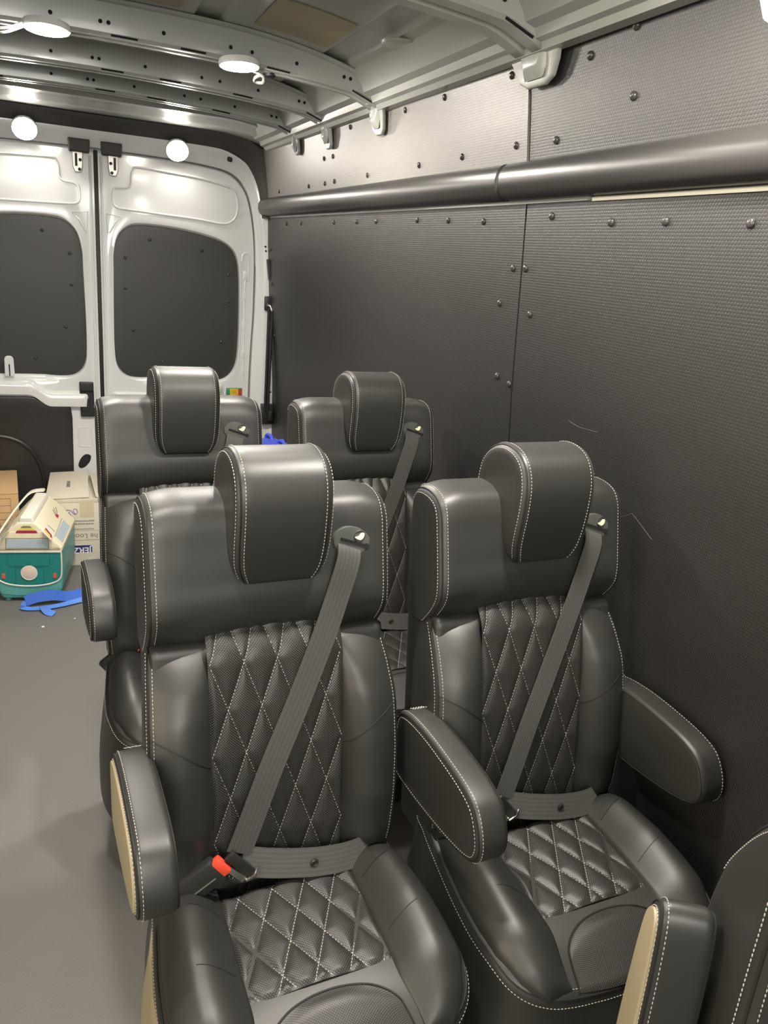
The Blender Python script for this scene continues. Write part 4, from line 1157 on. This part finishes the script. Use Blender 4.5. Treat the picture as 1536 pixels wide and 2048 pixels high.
b = MB(); b.lathe((0, -CL - .001, .128), (0, -1, 0), [(.031, 0), (.031, .003), (.028, .004), (.0005, .0045)], 28); b.build('round_badge', M['pink'], body)
b = MB(); b.tube([(.0305 * math.cos(t * PI / 14), -CL - .004, .128 + .0305 * math.sin(t * PI / 14)) for t in range(28)], .0016, 5, closed=True); b.build('badge_rim', M['cooler_white'], body)
for s in (-1, 1): plate([(s * .097 - .007, .103), (s * .097 + .007, .103), (s * .097 + .007, .125), (s * .097 - .007, .125)], .004, -CL - .001, .003, M['orange'], body, 'tail_light')
b = MB(); b.tube([(x, -CL - .0006, z) for x, z in ((-.118, .036), (-.06, .028), (0, .026), (.06, .028), (.118, .036))], .0011, 5); b.build('base_line', M['tealline'], body)
# printed luggage and windows on the sloping lid faces
def slope(s, t, y, lift=.0015):   # t: 0 at eaves, 1 at ridge
    x0, z0, x1, z1 = .128, .241, .060, .318
    nx, nz = .749, .662
    return Vector((s * (x0 + (x1 - x0) * t + nx * lift), y, z0 + (z1 - z0) * t + nz * lift))
def slope_plate(s, pts, m, name, l0=.0003, l1=.0016):
    b = MB(); n = len(pts)
    vs = [slope(s, t, y, l0) for t, y in pts] + [slope(s, t, y, l1) for t, y in pts]
    b.add(vs, [tuple(range(n)), tuple(range(n, 2 * n))] + [(i, (i + 1) % n, n + (i + 1) % n, n + i) for i in range(n)]); return b.build(name, m, ld, smooth=False)
for s in (1, -1):
    slope_plate(s, [(.04, -.14), (.42, -.14), (.42, .06), (.04, .06)], M['paleblue'], 'side_window')
    slope_plate(s, [(.50, -.205), (.98, -.205), (.98, -.12), (.50, -.12)], M['cooler_white'], 'lid_patch')
    slope_plate(s, [(.52, -.19), (.92, -.175), (.92, -.150), (.56, -.165)], M['crimson'], 'luggage_print', .0017, .0026)
    slope_plate(s, [(.62, -.195), (.96, -.185), (.90, -.172), (.62, -.180)], M['yellow'], 'luggage_print', .0027, .0034)
    slope_plate(s, [(.66, .03), (.80, .03), (.80, .06), (.66, .06)], M['crimson'], 'luggage_print')
    b = MB()
    b.tube([slope(s, .44, -.15), slope(s, .50, .06)], .0011, 5); b.tube([slope(s, .9, -.11), slope(s, .52, -.11)], .0010, 5)
    b.tube([slope(s, .82, .04), slope(s, 1.02, .06)], .0014, 5); b.tube([slope(s, .82, .055), slope(s, 1.02, .085)], .0014, 5); b.tube([slope(s, .78, .07), slope(s, .95, .11)], .0014, 5)
    b.build('print_outline', M['ink'], ld)
# clear carrying handle folded over the lid
b = MB(); hp = [Vector(q) for q in catmull([(.012, .17, .374), (-.040, .16, .366), (-.075, .10, .333), (-.110, .02, .285), (-.140, -.06, .232), (-.146, -.09, .195)], 40, False)]
b.loft([[q + Vector(o) for o in ((0, -.016, -.002), (0, .016, -.002), (-.004, .016, .004), (-.004, -.016, .004))] for q in hp]); b.build('carry_handle', M['cooler_white'], co, angle=50)
for s in (-1, 1):
    for y in (-.15, .15):
        b = MB(); b.lathe((s * .09, y, 0), (0, 0, 1), [(.012, 0), (.012, .016)], 12); b.build('cooler_foot', M['ltteal'], co)

# blue ribbon strap in front of the cooler
rb = empty('strap', (0, 0, 0)); tag(rb, 'bright blue flat strap tangled on the floor by the cooler', 'strap')
def strap(path, wdirs, wd, m, name):
    P = [Vector(p) for p in catmull(path, 48, False)]; b = MB(); rings = []
    for i, p in enumerate(P):
        t = (P[min(i + 1, len(P) - 1)] - P[max(i - 1, 0)]).normalized(); k = i / (len(P) - 1) * (len(wdirs) - 1); j = int(min(k, len(wdirs) - 2))
        w_ = Vector(wdirs[j]).lerp(Vector(wdirs[j + 1]), k - j); w_ = (w_ - t * w_.dot(t)).normalized(); n = t.cross(w_)
        rings.append([p - w_ * wd / 2 + n * .001, p + w_ * wd / 2 + n * .001, p + w_ * wd / 2 - n * .001, p - w_ * wd / 2 - n * .001])
    b.loft(rings); return b.build(name, m, rb, angle=50)
strap([(-.345, 3.145, .026), (-.31, 3.150, .036), (-.25, 3.155, .040), (-.19, 3.165, .026), (-.14, 3.19, .022), (-.10, 3.22, .020)], [(0, .3, 1), (0, .4, 1), (0, .5, 1), (0, .9, .5), (0, .6, .8)], .042, M['blue'], 'strap_loop')
strap([(-.345, 3.145, .020), (-.355, 3.12, .010), (-.30, 3.105, .008), (-.22, 3.115, .010), (-.12, 3.15, .014), (-.04, 3.17, .012)], [(0, .3, 1), (0, 1, .3), (0, 1, .2), (0, 1, .3), (0, 1, .8), (0, 1, .6)], .022, M['ltblue'], 'strap_tail')
strap([(-.28, 3.115, .012), (-.275, 3.085, .016), (-.262, 3.06, .010), (-.24, 3.045, .006)], [(1, 0, .1), (1, 0, .3), (1, .3, .1)], .030, M['ltblue'], 'strap_end')

# blue bag in the corner behind the back row
bg = empty('plastic_bag', (.735, 3.42, 0), .2); tag(bg, 'crumpled blue plastic bag showing between the two back row seats', 'bag')
mb = MB(); rings = []; random.seed(3)
for i in range(15):
    z = .60 * i / 14; k = lerp_tab([(0, .9), (.15, 1.05), (.4, .95), (.55, .75), (.6, .62)], z)
    rings.append([(.085 * k * math.cos(2 * PI * j / 28) * (1 + .10 * math.sin(j * 2.7 + i * .9)), .17 * k * math.sin(2 * PI * j / 28) * (1 + .10 * math.sin(j * 1.9 - i * .7)), z + (.018 * math.sin(j * 1.3) if i > 12 else 0)) for j in range(28)])
mb.loft(rings); mb.build('bag_body', M['bagblue'], bg, angle=25)
mb = MB()
for y in (-.06, .07):
    mb = MB(); mb.tube(catmull([(0, y - .035, .585), (.005, y - .02, .622), (0, y + .02, .625), (.0, y + .035, .585)], 20, False), .008, 6); mb.build('bag_handle', M['bagblue'], bg)

# paper scraps on the floor
def scrap(x, y, r, label):
    b = MB(); random.seed(int(x * 1000))
    b.lathe((0, 0, 0), (0, 0, 1), [(r, 0), (r * 1.1, r * .3), (r * .5, r * .6), (.0003, r * .65)], 7); o = b.build('paper_scrap', M['paper'], smooth=False); o.location = (x, y, .0); o.rotation_euler = (0, 0, x * 9)
    tag(o, label, 'scrap', 'white crumbs on the floor')
scrap(-.280, 2.95, .0055, 'tiny white scrap on the floor in front of the blue strap')
scrap(-.165, 3.00, .003, 'tiny white crumb on the floor beside the back row armrest')
scrap(-.12, .775, .0016, 'tiny white crumb on the floor at the bottom of the aisle')
